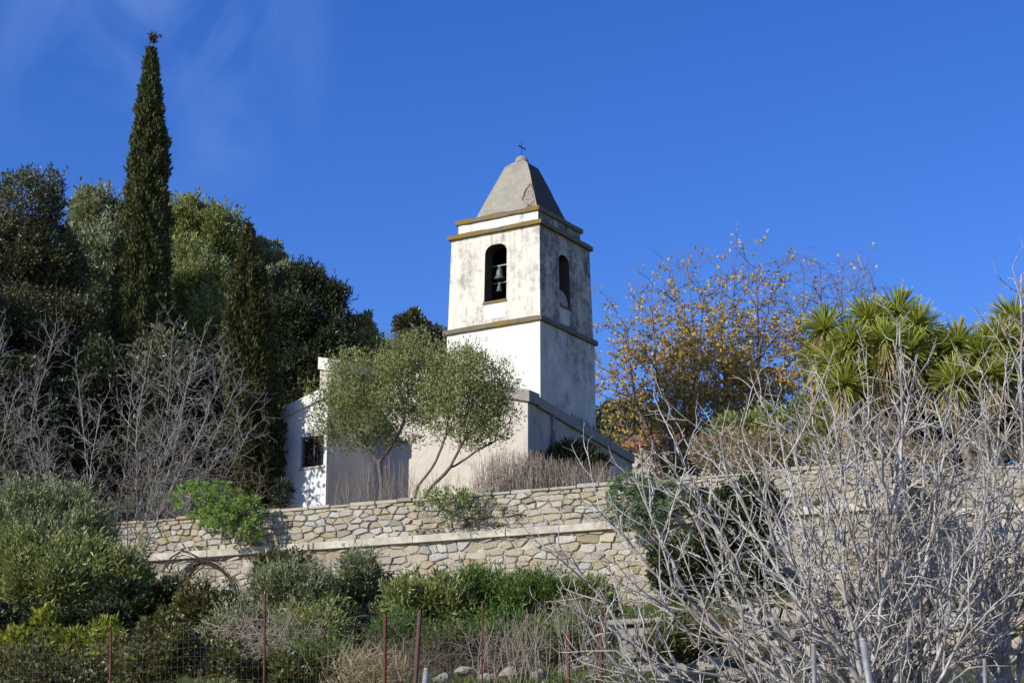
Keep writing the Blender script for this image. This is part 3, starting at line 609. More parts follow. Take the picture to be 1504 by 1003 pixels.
mb.hexa([TL(FX0 + .4, BY - .4, g0), TL(FX1 - .4, BY - .4, g0), TL(FX1 - .4, BY, g0), TL(FX0 + .4, BY, g0), TL(FX0 + .4, BY - .4, 13.9), TL(FX1 - .4, BY - .4, 12.3), TL(FX1 - .4, BY, 12.3), TL(FX0 + .4, BY, 13.9)]); mb.build('side_wall', M['church'], ch)
mb = MB(); mb.hexa([TL(FX0 + .4, FY + .4, 14.1), TL(FX1 - .4, FY + .4, 12.75), TL(FX1 - .4, BY - .4, 12.2), TL(FX0 + .4, BY - .4, 13.8), TL(FX0 + .4, FY + .4, 14.25), TL(FX1 - .4, FY + .4, 12.9), TL(FX1 - .4, BY - .4, 12.35), TL(FX0 + .4, BY - .4, 13.95)]); mb.build('roof', M['tile'], ch)
def beam(pts_lo, pts_hi, d0, d1, horiz): return [horiz(p, d) for p in pts_lo for d in (d0, d1)]
mb = MB(); x0, x1 = FX0 - .02, FX1 + .09
mb.hexa([TL(x0, FY - .09, rk(x0)), TL(x1, FY - .09, rk(x1)), TL(x1, FY + .45, rk(x1)), TL(x0, FY + .45, rk(x0)), TL(x0, FY - .09, rk(x0) + .36), TL(x1, FY - .09, rk(x1) + .30), TL(x1, FY + .45, rk(x1) + .30), TL(x0, FY + .45, rk(x0) + .36)]); mb.build('front_parapet', M['white_coping'], ch, .012)
mb = MB(); x0 = -1.3; mb.hexa([TL(x0, FY - .10, rk(x0) - .012), TL(x1 + .012, FY - .10, rk(x1) - .012), TL(x1 + .012, FY + .46, rk(x1) - .012), TL(x0, FY + .46, rk(x0) - .012), TL(x0, FY - .10, rk(x0) + .33), TL(x1 + .012, FY - .10, rk(x1) + .315), TL(x1 + .012, FY + .46, rk(x1) + .315), TL(x0, FY + .46, rk(x0) + .33)]); mb.build('parapet_end', M['coping'], ch, .012)
mb = MB(); y0 = FY + .46; xa, xb = FX1 - .42, FX1 + .09
mb.hexa([TL(xa, y0, sk(y0)), TL(xb, y0, sk(y0)), TL(xb, BY, sk(BY)), TL(xa, BY, sk(BY)), TL(xa, y0, sk(y0) + .29), TL(xb, y0, sk(y0) + .29), TL(xb, BY, sk(BY) + .24), TL(xa, BY, sk(BY) + .24)]); mb.build('side_parapet', M['coping'], ch, .012)
mb = MB(); px_ = FX1 + .06
mb.tube([TL(FX1 - .05, .16, 12.84), TL(px_, .16, 12.84), TL(px_ + .005, .16, 12.6), TL(px_ + .005, .16, 12.3)], .048, 10); mb.tube([TL(px_ + .005, .16, 12.32), TL(px_ + .005, .16, 9.3)], .062, 10)
for z in (12.3, 11.2): mb.tube([TL(px_ - .05, .16, z), TL(px_ + .005, .16, z)], .02, 6)
mb.build('downpipe', M['zinc'], ch, smooth=True)
rg = np.random.RandomState(8); mb = MB()
for i in range(16): y = 1.15 + i * .115 + rg.uniform(-.04, .04); p = TL(FX1 + .05, y, sk(y) + .27); MB().tube([p, p + np.array([rg.uniform(-.03, .03), rg.uniform(-.03, .03), rg.uniform(.08, .2)])], [.018, .008], 5).build('weed', M['darkbark'], ch)
# annex (stands 2.5 m in front of the facade)
AX1, AY = -4.50, -3.6; AX0 = -6.75
def ak(x): return 12.78 + (x + 6.02) * .30
wz0, wz1, wx0, wx1 = 11.35, 12.20, -5.35, -4.60
mb = MB(); hole = [(wx0, wz0), (wx1, wz0), (wx1, wz1), (wx0, wz1)]; outer = [(AX0, g0), (AX1, g0), (AX1, ak(AX1)), (AX0, ak(AX0))]
tri = tessellate_polygon([[Vector((a, b, 0)) for a, b in outer], [Vector((a, b, 0)) for a, b in hole]]); V = [TL(a, AY, b) for a, b in outer + hole]; mb.add(V, [tuple(t_) for t_ in tri])
mb.add([TL(a, AY, b) for a, b in hole] + [TL(a, AY + .22, b) for a, b in hole], [(i, (i + 1) % 4, 4 + (i + 1) % 4, 4 + i) for i in range(4)])
mb.add([TL(AX1, AY, g0), TL(AX1, FY, g0), TL(AX1, FY, ak(AX1)), TL(AX1, AY, ak(AX1))], [(0, 1, 2, 3)]); mb.add([TL(AX0, AY, g0), TL(AX0, FY + 3, g0), TL(AX0, FY + 3, ak(AX0)), TL(AX0, AY, ak(AX0))], [(0, 1, 2, 3)])
mb.add([TL(AX0, FY + 3, g0), TL(FX0, FY + 3, g0), TL(FX0, FY + 3, ak(FX0)), TL(AX0, FY + 3, ak(AX0))], [(0, 1, 2, 3)]); mb.build('annex_wall', M['annex'], ch)
mb = MB(); mb.hexa([TL(AX0 - .1, AY - .08, ak(AX0)), TL(AX1 + .06, AY - .08, ak(AX1)), TL(AX1 + .06, AY + .4, ak(AX1)), TL(AX0 - .1, AY + .4, ak(AX0)), TL(AX0 - .1, AY - .08, ak(AX0) + .30), TL(AX1 + .06, AY - .08, ak(AX1) + .30), TL(AX1 + .06, AY + .4, ak(AX1) + .30), TL(AX0 - .1, AY + .4, ak(AX0) + .30)])
mb.build('annex_parapet', M['white_coping'], ch, .012)
mb = MB(); mb.hexa([TL(AX0, AY + .4, ak(AX0) + .02), TL(AX1 + .03, AY + .4, ak(AX1) + .02), TL(AX1 + .03, FY - .09, ak(AX1) + .02), TL(AX0, FY + 3, ak(AX0) + .02), TL(AX0, AY + .4, ak(AX0) + .14), TL(AX1 + .03, AY + .4, ak(AX1) + .14), TL(AX1 + .03, FY - .09, ak(AX1) + .14), TL(AX0, FY + 3, ak(AX0) + .14)]); mb.build('annex_roof', M['tile'], ch)
mb = MB().box(TL, wx0 - .01, wx1 + .01, AY + .14, AY + .20, wz0 - .01, wz1 + .01); win = mb.build('window', M['glass'], ch)
MB().box(TL, wx0 - .05, wx1 + .05, AY - .04, AY + .16, wz0 - .05, wz0 + .012).build('sill', M['ledge'], win, .008)
fm = MB(); 
for a_, b_, c_, d_ in ((wx0, wx0 + .06, wz0, wz1), (wx1 - .06, wx1, wz0, wz1), (wx0 + .06, wx1 - .06, wz1 - .06, wz1), (wx0 + .06, wx1 - .06, wz0 + .012, wz0 + .07), ((wx0 + wx1) / 2 - .025, (wx0 + wx1) / 2 + .025, wz0 + .07, wz1 - .06)): fm.box(TL, a_ + .003, b_ - .003, AY + .10, AY + .138, c_ + .003, d_ - .003)
fm.build('frame', M['rust2'], win)
gm = MB()
for i in range(5): x = wx0 + .09 + i * (wx1 - wx0 - .18) / 4; gm.tube([TL(x, AY + .05, wz0 - .02), TL(x, AY + .05, wz1 + .02)], .010, 6)
for i in range(4): z = wz0 + .12 + i * .2; gm.tube([TL(wx0 - .02, AY + .05, z), TL(wx1 + .02, AY + .05, z)], .008, 6)
gr = gm.build('grille', M['iron'], win)
# ================================================================== HOUSE with clay roof behind, on the right
hb = at(985, 690, 78); hw = thing('tiled_house', 'small stone house with an orange clay tile roof behind the church', 'house', (hb[0], hb[1], float(ground(hb[0], hb[1]))))
def HL(x, y, z): c, s_ = cos(rad(-12)), sin(rad(-12)); return np.array([hb[0] + c * x - s_ * y, hb[1] + s_ * x + c * y, z])
hz1 = at(940, 655, 78)[2]; mb = MB(); mb.box(HL, -1.6, 1.6, 0, 6, 8, hz1); mb.add([HL(-1.6, 0, hz1), HL(-1.6, 6, hz1), HL(-1.6, 3, hz1 + 1.0), HL(1.6, 0, hz1), HL(1.6, 6, hz1), HL(1.6, 3, hz1 + 1.0)], [(0, 2, 1), (3, 4, 5)]); mb.build('wall', M['house'], hw)
V = []; nx = 60
for j in range(2):
    for y, z in ((-.35, -.02), (3, 1.1)) if j == 0 else ((3, 1.1), (6.35, -.02)):
        for i in range(nx + 1): x = -1.9 + 3.8 * i / nx; V.append(HL(x, y, hz1 + z + .06 + .05 * abs(sin(i * pi / 4))))
F = [(r_ * (nx + 1) + i, r_ * (nx + 1) + i + 1, (r_ + 1) * (nx + 1) + i + 1, (r_ + 1) * (nx + 1) + i) for r_ in (0, 2) for i in range(nx)]
ro = npmesh('roof', V, F, M['tile'], hw); sm = ro.modifiers.new('thick', 'SOLIDIFY'); sm.thickness = .08; sm.offset = -1
# ================================================================== STONE WALLS
def clip(poly, a, b):
    """keep the side of poly nearer to a than b"""
    mx_, my_ = (a[0] + b[0]) / 2, (a[1] + b[1]) / 2; nx_, ny_ = b[0] - a[0], b[1] - a[1]; o = []
    for i in range(len(poly)):
        p, q = poly[i], poly[(i + 1) % len(poly)]; dp = (p[0] - mx_) * nx_ + (p[1] - my_) * ny_; dq = (q[0] - mx_) * nx_ + (q[1] - my_) * ny_
        if dp <= 0: o.append(p)
        if dp * dq < 0: t_ = dp / (dp - dq); o.append((p[0] + (q[0] - p[0]) * t_, p[1] + (q[1] - p[1]) * t_))
    return o
def rubble(mb, fmap, u0, u1, z0, z1, w, h, seed, gap=.012, jit=.30, depth=.05, asp=1.7):
    """irregular coursed stones: cells of a jittered brick pattern, each a chamfered, bulging block"""
    rg = np.random.RandomState(seed); pts = []; z = z0 - h
    row = 0
    while z < z1 + h:
        hh = h * rg.uniform(.7, 1.3); u = u0 - w * rg.uniform(.5, 1.5)
        while u < u1 + w: ww = w * rg.choice([.5, .7, .9, 1.0, 1.2, 1.5, 1.9]); pts.append((u + ww / 2 + rg.uniform(-jit, jit) * w * .5, z + hh / 2 + rg.uniform(-jit, jit) * h * .8)); u += ww
        z += hh
    pts = np.array(pts); sc = np.array([1, asp]); Q = pts * sc
    for i, p in enumerate(Q):
        if not (u0 - w < pts[i, 0] < u1 + w and z0 - h < pts[i, 1] < z1 + h): continue
        poly = [(p[0] - 2 * w, p[1] - 2 * w), (p[0] + 2 * w, p[1] - 2 * w), (p[0] + 2 * w, p[1] + 2 * w), (p[0] - 2 * w, p[1] + 2 * w)]
        dd = ((Q - p) ** 2).sum(1)
        for j in np.argsort(dd)[1:22]: poly = clip(poly, p, Q[j])
        poly = [(a, b / asp) for a, b in poly]
        pl = []                                            # clip to the wall's rectangle
        for ax, lim, sg in ((0, u0, -1), (0, u1, 1), (1, z0, -1), (1, z1, 1)):
            o = []
            for a in range(len(poly)):
                P_, N_ = poly[a], poly[(a + 1) % len(poly)]; dp = (P_[ax] - lim) * sg; dq = (N_[ax] - lim) * sg
                if dp <= 0: o.append(P_)
                if dp * dq < 0: t_ = dp / (dp - dq); o.append((P_[0] + (N_[0] - P_[0]) * t_, P_[1] + (N_[1] - P_[1]) * t_))
            poly = o
            if len(poly) < 3: break
        if len(poly) < 3: continue
        poly = [q_ for k_, q_ in enumerate(poly) if abs(q_[0] - poly[k_ - 1][0]) + abs(q_[1] - poly[k_ - 1][1]) > .015]
        if len(poly) < 3: continue
        c = np.mean(poly, 0); a = np.array(poly); dist = np.linalg.norm(a - c, axis=1, keepdims=True)
        if dist.min() < .03: continue
        g = gap * rg.uniform(.5, 1.8); r0 = c + (a - c) * np.maximum(.2, (dist - g) / dist); 
        m2 = []                                            # round the outline a little
        for k_ in range(len(r0)): A_, B_ = r0[k_], r0[(k_ + 1) % len(r0)]; m2 += [A_ * .94 + B_ * .06, A_ * .5 + B_ * .5 + rg.normal(size=2) * .010, A_ * .06 + B_ * .94]
        r0 = np.array(m2); d1 = depth * rg.uniform(.5, 1.3); tilt = rg.normal(size=2) * .10
        r1 = c + (r0 - c) * .965; r2 = c + (r0 - c) * rg.uniform(.74, .90, (len(r0), 1)); n_ = len(r0)
        hgt = lambda q_, d_: d_ + float(((q_ - c) * tilt).sum())
        V = [fmap(q_[0], 0.03, q_[1]) for q_ in r0] + [fmap(q_[0], -hgt(q_, d1 * .65), q_[1]) for q_ in r1] + [fmap(q_[0], -hgt(q_, d1) + rg.uniform(-.008, .008), q_[1]) for q_ in r2]
        F = [(k_, (k_ + 1) % n_, n_ + (k_ + 1) % n_, n_ + k_) for k_ in range(n_)] + [(n_ + k_, n_ + (k_ + 1) % n_, 2 * n_ + (k_ + 1) % n_, 2 * n_ + k_) for k_ in range(n_)] + [tuple(range(2 * n_, 3 * n_))]
        mb.add(V, F)
gw = thing('garden_wall', 'long golden rubble stone retaining wall with a pale ledge, below the church', 'stone wall', WL(0, 0, 6.3))
UE = 8.55
mb = MB(); rubble(mb, WL, -16, UE, 8.14, 8.93, .27, .165, 11, depth=.05, jit=.34, asp=2.1, gap=.009); rubble(mb, WL, -16, UE, 5.9, 7.97, .30, .175, 12, depth=.035, jit=.30, asp=2.2, gap=.009)
W2 = lambda u, s, z: WL(u, s + 2.2, z)
rubble(mb, W2, UE + .05, 17, 8.30, 9.12, .32, .21, 13); rubble(mb, W2, UE + .05, 17, 5.9, 8.14, .34, .22, 14)
WS = lambda u, s, z: WL(UE - s, u, z)
rubble(mb, WS, .05, 2.2, 5.9, 8.93, .34, .22, 15)
mb.build('stone_face', M['stone'], gw)
mb = MB(); mb.box(WL, -17, UE - .012, .012, .6, 5.5, 8.90); mb.box(WL, UE - .55, UE - .012, .6, 2.9, 5.5, 8.9); mb.box(W2, UE - .5, 18, .012, .6, 5.5, 9.08); mb.build('core', M['mortar'], gw)
rg = np.random.RandomState(17)
mb = MB(); u = -16.0
while u < UE:
    l = min(rg.uniform(1.6, 3.0), UE + .08 - u); z = 8.055 + rg.uniform(-.008, .008); mb.box(WL, u, u + l - .012, -.13 + rg.uniform(-.015, .015), .1, z - .085, z + .085); u += l
u = UE + .02
while u < 17: l = rg.uniform(1.6, 3.0); mb.box(W2, u, u + l - .012, -.12, .1, 8.14, 8.30); u += l
mb.build('ledge', M['ledge'], gw, .015)
mb = MB(); u = -16.0
while u < UE:
    l = min(rg.uniform(.35, .8), UE + .05 - u); z = 8.92 + rg.uniform(0, .03); mb.box(WL, u, u + l - .015, -.05 + rg.uniform(-.02, .02), .62, z, z + rg.uniform(.05, .10)); u += l
u = UE + .02
while u < 17: l = rg.uniform(.35, .8); z = 9.11; mb.box(W2, u, u + l - .015, -.04, .62, z, z + rg.uniform(.05, .10)); u += l
mb.build('coping', M['stone'], gw, .02)
# lower terrace walls
def at_line(pxa, pya, Ya, pxb, pyb, Yb):
    A, B = at(pxa, pya, Ya), at(pxb, pyb, Yb); d = B - A; d[2] = 0; L = np.linalg.norm(d); ux = d / L; nn = np.array([-ux[1], ux[0], 0])
    return A, ux, nn, L
A, ux, nn, L = at_line(225, 872, 40.5, 470, 872, 40.0); lw = thing('terrace_wall', 'low tumbled pale stone terrace wall behind the bare vine', 'stone wall', A)
f1 = lambda u, s, z: A + ux * u + nn * s + np.array([0, 0, z - A[2]]); mb = MB(); zt1 = A[2]
rubble(mb, f1, 0, L, zt1 - 1.3, zt1 - .08, .34, .24, 21, gap=.02, depth=.10); mb.build('stone_face', M['stone'], lw)
mb = MB(); mb.box(f1, .02, L - .02, .02, .5, zt1 - 1.8, zt1 - .1); mb.build('core', M['earth'], lw)
mb = MB(); u = -.2
while u < L: l = rg.uniform(.5, 1.1); mb.box(f1, u, u + l - .03, -.12 + rg.uniform(-.04, .04), .5, zt1 - .09, zt1 + rg.uniform(.0, .06)); u += l
mb.build('coping', M['rock'], lw, .03)
A2, ux2, nn2, L2 = at_line(1085, 905, 33.5, 1560, 868, 32.0); rw = thing('rubble_wall', 'dry rubble terrace wall of yellowish stones behind the grey fig stems', 'stone wall', A2)
f2 = lambda u, s, z: A2 + ux2 * u + nn2 * s + np.array([0, 0, z - A2[2]]); zt2 = A2[2]
mb = MB(); rubble(mb, f2, 0, L2, zt2 - 2.0, zt2 + .2, .36, .24, 22, gap=.03, depth=.13, jit=.5); mb.build('stone_face', M['stone'], rw)
mb = MB(); mb.box(f2, .02, L2 - .02, .03, .6, zt2 - 2.4, zt2 + .16); mb.build('core', M['earth'], rw)
# gate pier and rusty railing
A3, ux3, nn3, L3 = at_line(905, 912, 31.0, 982, 912, 30.7); gp = thing('gate_pier', 'squat grey stone gate pier with a flat cap slab', 'pier', A3)
f3 = lambda u, s, z: A3 + ux3 * u + nn3 * s + np.array([0, 0, z - A3[2]]); zt3 = A3[2]
mb = MB(); z = zt3 - 1.25
for h_ in (.42, .30, .26, .20): mb.box(f3, rg.uniform(-.04, .04), L3 * rg.uniform(.93, 1.02), rg.uniform(-.04, .03), .55, z, z + h_ - .015); z += h_
mb.build('block', M['rock'], gp, .035); MB().box(f3, -.13, L3 + .12, -.10, .65, z, z + .085).build('cap', M['rock'], gp, .025)
A4 = f3(L3 + .02, .2, 0); A4[2] = 0; rl = thing('railing', 'rusty iron bar railing beside the stone gate pier', 'railing', A4 + np.array([0, 0, zt3 - 1]))
e4 = at(1088, 935, 30.4); d4 = e4 - A4; d4[2] = 0
for dz in (-.10, -.80): MB().tube([A4 + np.array([0, 0, zt3 + dz]), A4 + d4 + np.array([0, 0, zt3 + dz])], .013, 6).build('rail', M['rust'], rl)
for i in range(13): p = A4 + d4 * (i + .5) / 13; MB().tube([p + np.array([0, 0, zt3 - .95]), p + np.array([0, 0, zt3 - .02 + rg.uniform(-.03, .03)])], .011, 6).build('bar', M['rust'], rl)
# loose rocks along the bottom of the picture
def rock(c, r, seed, label):
    rg = np.random.RandomState(seed); V = []; F = []; n1, n2 = 7, 10
    for i in range(n1 + 1):
        for j in range(n2): a = pi * i / n1; b = 2 * pi * j / n2; V.append((sin(a) * cos(b), sin(a) * sin(b), cos(a)))
    V = np.array(V); dirs = unit(rg.normal(size=(9, 3))); off = rg.uniform(.55, .85, 9)
    for d_, o_ in zip(dirs, off): t_ = V @ d_; V = V - np.maximum(t_ - o_, 0)[:, None] * d_
    V = V * np.array([rg.uniform(.9, 1.4), rg.uniform(.8, 1.1), rg.uniform(.5, .8)]) * r + rg.normal(size=V.shape) * r * .02; c_, s_ = cos(seed), sin(seed); V = V @ np.array([[c_, s_, 0], [-s_, c_, 0], [0, 0, 1]]) + c
    F = [(i * n2 + j, (i + 1) * n2 + j, (i + 1) * n2 + (j + 1) % n2, i * n2 + (j + 1) % n2) for i in range(n1) for j in range(n2)]
    tag(npmesh('rock', V, F, M['rock']), label, 'rock', 'rocks tumbled along the slope')
RK = [(715, 996, 29, .16), (752, 990, 29.3, .20), (790, 992, 29, .15), (835, 985, 29.4, .17), (868, 972, 29.8, .14), (880, 995, 29, .22), (915, 990, 29.2, .2), (955, 985, 29.5, .18), (1000, 990, 29, .22), (1040, 978, 29.6, .24), (1075, 996, 29, .2), (1110, 985, 29.3, .22), (650, 998, 28.5, .15), (680, 985, 29, .12), (1150, 994, 29, .21), (930, 965, 30, .15)]
for i, (x, y, Y, r) in enumerate(RK): rock(at(x, y, Y), r, 40 + i, 'angular yellowish grey fieldstone among the weeds at the foot of the slope')
# ================================================================== FENCE and pipes
wf = thing('wire_fence', 'wire mesh fence on rusty iron posts in front of the undergrowth', 'fence', (at(390, 990, 27)[0], 27, gz(390, 27)))
posts = [(163, 925, .016, 'rust'), (389, 872, .016, 'rust'), (566, 903, .024, 'rust'), (617, 897, .030, 'rust2'), (709, 884, .012, 'rust'), (836, 925, .022, 'rust'), (884, 892, .026, 'rust')]
fy = lambda px: 27.0 + (px - 560) * .0012
for px, py, r, m in posts:
    p = at(px, py, fy(px)); q = at(px - (6 if px == 617 else 1), 990, fy(px)); q = p + (q - p) * 1.6; MB().tube([q, p], r, 8).build('post', M[m], wf)
mb = MB(); rg = np.random.RandomState(31); rows = [918, 930, 942, 955, 968, 982, 1000]
wv = lambda px: 8 * sin(px * .013) + 4 * sin(px * .04)
for ry in rows:
    mb.tube([at(px, ry + wv(px) * .6, fy(px) + .03) for px in range(-20, 905, 25)], .0012, 3, False)
for px in np.arange(-20, 905, 8.5): mb.tube([at(px, 918 + wv(px) * .6, fy(px) + .03), at(px, 1012, fy(px) + .03)], .0010, 3, False)
mb.build('mesh', M['wire'], wf)
PIPES = [((627, 982), (619, 1040), 25.0, .036, 'short white capped pipe standing beside the brown fence post'), ((1267, 938), (1283, 1040), 17.6, .032, 'thick leaning grey metal pipe among the fig stems'), ((1195, 946), (1197, 1040), 18.0, .022, 'thin upright grey metal pipe left of the leaning one'), ((1446, 968), (1448, 1040), 18.4, .018, 'slim grey metal pipe at the far right among fig stems')]
for a, b, Y, r, lb in PIPES:
    p = thing('metal_pipe', lb, 'pipe', at(b[0], b[1], Y), 'metal pipes in the garden'); A_, B_ = at(*b, Y), at(*a, Y); A_ = B_ + (A_ - B_) * 2.2
    MB().tube([A_, B_], r, 14).build('tube', M['zinc'], p, smooth=True); MB().tube([B_ + (A_ - B_) * .012, B_ - (A_ - B_) * .004], r * 1.12, 14).build('cap', M['zinc'], p)

# ================================================================== TREES ON THE LEFT
B = lambda px, Y, py=700: base_pt(px, Y, py)
def cypress(name, label, foot, prof, Y, n, lm, seed, L=.16, Wd=.07):
    """narrow column: foliage sprays along a measured outline (py, left px, right px)"""
    o = thing(name, label, 'cypress', foot); rg = np.random.RandomState(seed)
    ys = np.array([p[0] for p in prof], float); l = np.array([p[1] for p in prof], float); r = np.array([p[2] for p in prof], float)
    area = np.interp(np.linspace(ys[0], ys[-1], 400), ys, r - l + 6); c = np.cumsum(area) / area.sum(); py = np.interp(rg.uniform(size=n), c, np.linspace(ys[0], ys[-1], 400))
    lx, rx = np.interp(py, ys, l), np.interp(py, ys, r); m = PXM(Y); R = (rx - lx) / 2 * m; th = rg.uniform(0, 2 * pi, n)
    C = np.array([at(a, b, Y) for a, b in zip((lx + rx) / 2, py)])
    lump = .80 + .20 * np.sin(th * 7 + 3 * np.sin(C[:, 2] * 1.3)) * np.sin(C[:, 2] * 3.1 + th * 2) + .13 * np.sin(C[:, 2] * 7 + th * 5) + .05 * rg.normal(size=n) + .10 * (rg.uniform(size=n) < .03)
    q = R * lump * 1.08 * rg.uniform(.55, 1.06, n) ** .5; q = np.minimum(q, R * 1.14 + .05)
    rad3 = np.stack([np.cos(th), np.sin(th), np.zeros(n)], 1)
    P = C + rad3 * q[:, None]; D = rad3 * .55 + np.array([0, 0, 1.0]) + rg.normal(size=(n, 3)) * .35
    V, F = leaf_quads(P, D, L, Wd, rg, bend=.4); npmesh('crown', V, F, lm, o)
    ty = at((prof[0][1] + prof[0][2]) / 2, prof[0][0] - 4, Y); bz = at((prof[-1][1] + prof[-1][2]) / 2, prof[-1][0], Y)
    sweep_trunk('trunk', [([foot, (bz[0], bz[1], bz[2]), ty], .2, .02)], M['darkbark'], o); return o
c1 = cypress('cypress_tree', 'very tall slender dark green cypress rising into the sky', B(212, 57), [(74, 219, 224), (88, 215, 228), (110, 212, 231), (150, 204, 236), (200, 196, 242), (215, 194, 247), (240, 190, 244), (300, 186, 246), (350, 178, 246), (400, 172, 246), (450, 169, 246), (500, 164, 244), (560, 158, 246), (640, 160, 246), (700, 170, 240)], 57, 62000, M['L_cyp'], 101)
rg = np.random.RandomState(5); a, b = at(221, 74, 57), at(223, 58, 57); P = b + rg.normal(size=(60, 3)) * np.array([.05, .05, .06]); Q = np.linspace(0, 1, 30)[:, None] * (at(231, 52, 57) - b) + b + rg.normal(size=(30, 3)) * .03
V, F = leaf_quads(np.concatenate([P, Q, a + rg.normal(size=(30, 3)) * .06]), rg.normal(size=(120, 3)) + np.array([.3, 0, .3]), .16, .05, rg); npmesh('tip_tuft', V, F, M['L_cyp2'], c1)
MB().tube([at(219, 92, 57), a, b, at(232, 53, 57)], [.03, .02, .016, .008], 5).build('leader', M['palebark'], c1)
cypress('cypress_tree', 'shorter olive tinted cypress standing against the dark trees left of the church', B(372, 53.5), [(333, 363, 367), (350, 359, 371), (380, 351, 378), (400, 343, 387), (440, 336, 391), (500, 328, 397), (550, 328, 404), (600, 336, 410), (650, 346, 412), (740, 350, 408)], 53.5, 42000, M['L_cyp2'], 102)
H = M['L_holm']; OB = M['darkbark']
tree('holm_oak', 'big dark holm oak with an open ragged top at the far left edge', 'tree', B(25, 56), [(38, 315, 50, 62, 56, 1.6, .45), (78, 290, 17, 42, 56, .6, .5), (15, 400, 80, 80, 56), (75, 400, 50, 70, 56.5), (20, 510, 100, 80, 55.5), (90, 500, 60, 70, 56)], 95000, .105, .052, H, OB, 111, clump=.26, k=80, spiky=.5, sprig=.5)
tree('olive_tree', 'grey green olive tree between the ragged holm oak and the tall cypress', 'tree', B(138, 62), [(140, 325, 42, 42, 62), (150, 390, 55, 60, 61), (125, 440, 50, 60, 60), (150, 500, 50, 55, 60)], 42000, .16, .055, M['L_grey'], OB, 112, clump=.33, k=60, up=.8, spiky=.3, sprig=.55)
tree('olive_tree', 'broad grey green olive tree behind and right of the tall cypress', 'tree', B(290, 63), [(272, 335, 42, 40, 63), (325, 355, 38, 45, 63), (275, 395, 42, 36, 62), (295, 430, 52, 48, 60), (265, 470, 40, 50, 60), (320, 490, 50, 60, 59)], 56000, .16, .055, M['L_olive'], OB, 113, clump=.3, k=60, up=.8, spiky=.3, sprig=.55)
tree('olive_tree', 'small bluish olive crown showing above the shorter cypress', 'tree', B(395, 64), [(395, 385, 26, 30, 64), (410, 430, 40, 40, 63)], 14000, .16, .055, M['L_grey'], OB, 114, clump=.33, k=40, up=.8, spiky=.3)
tree('evergreen_tree', 'dark rounded evergreen tree sloping down towards the church roof', 'tree', B(450, 60), [(440, 440, 52, 48, 60), (478, 460, 36, 52, 60), (420, 500, 55, 70, 59), (480, 520, 48, 55, 59), (440, 570, 60, 60, 58.5)], 85000, .105, .05, M['L_holm2'], OB, 115, clump=.28, k=80, spiky=.4, sprig=.45)
tree('olive_tree', 'little sunlit tree top just left of the gap of sky beside the church', 'tree', B(530, 61), [(532, 490, 20, 28, 61), (520, 525, 34, 30, 60.5), (555, 520, 20, 30, 61)], 9000, .14, .055, M['L_olive'], OB, 116, clump=.35, k=30, up=.6, spiky=.5)
tree('evergreen_tree', 'dark evergreen tree top touching the left side of the bell tower', 'tree', B(610, 66), [(605, 485, 26, 26, 66), (630, 495, 22, 22, 66), (600, 530, 48, 40, 65), (645, 520, 22, 30, 66)], 16000, .15, .07, M['L_holm'], OB, 117, clump=.33, k=40, spiky=.5)
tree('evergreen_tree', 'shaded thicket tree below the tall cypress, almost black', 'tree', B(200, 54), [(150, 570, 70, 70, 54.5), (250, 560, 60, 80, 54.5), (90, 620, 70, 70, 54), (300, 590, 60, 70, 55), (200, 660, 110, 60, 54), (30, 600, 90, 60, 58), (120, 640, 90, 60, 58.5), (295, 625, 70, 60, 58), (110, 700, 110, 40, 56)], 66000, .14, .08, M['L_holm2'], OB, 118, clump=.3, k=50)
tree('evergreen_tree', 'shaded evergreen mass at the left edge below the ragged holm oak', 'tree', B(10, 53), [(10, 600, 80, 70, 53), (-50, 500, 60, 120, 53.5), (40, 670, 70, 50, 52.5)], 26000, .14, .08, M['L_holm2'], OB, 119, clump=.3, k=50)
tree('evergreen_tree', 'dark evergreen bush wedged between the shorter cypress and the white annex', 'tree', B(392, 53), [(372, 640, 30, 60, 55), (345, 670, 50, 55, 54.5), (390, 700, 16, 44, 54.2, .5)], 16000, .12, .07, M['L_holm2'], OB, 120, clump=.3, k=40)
tree('evergreen_tree', 'thinly leaved young evergreen added before the dark thicket to dapple the annex wall', 'tree', B(226, 50.7), [(226, 535, 46, 58, 50.7, .8), (250, 500, 26, 26, 50.7, .6)], 520, .15, .085, M['L_holm'], OB, 121, r=.035, clump=.34, k=24)  # added sapling, kept sparse so it throws dappled shade on the annex
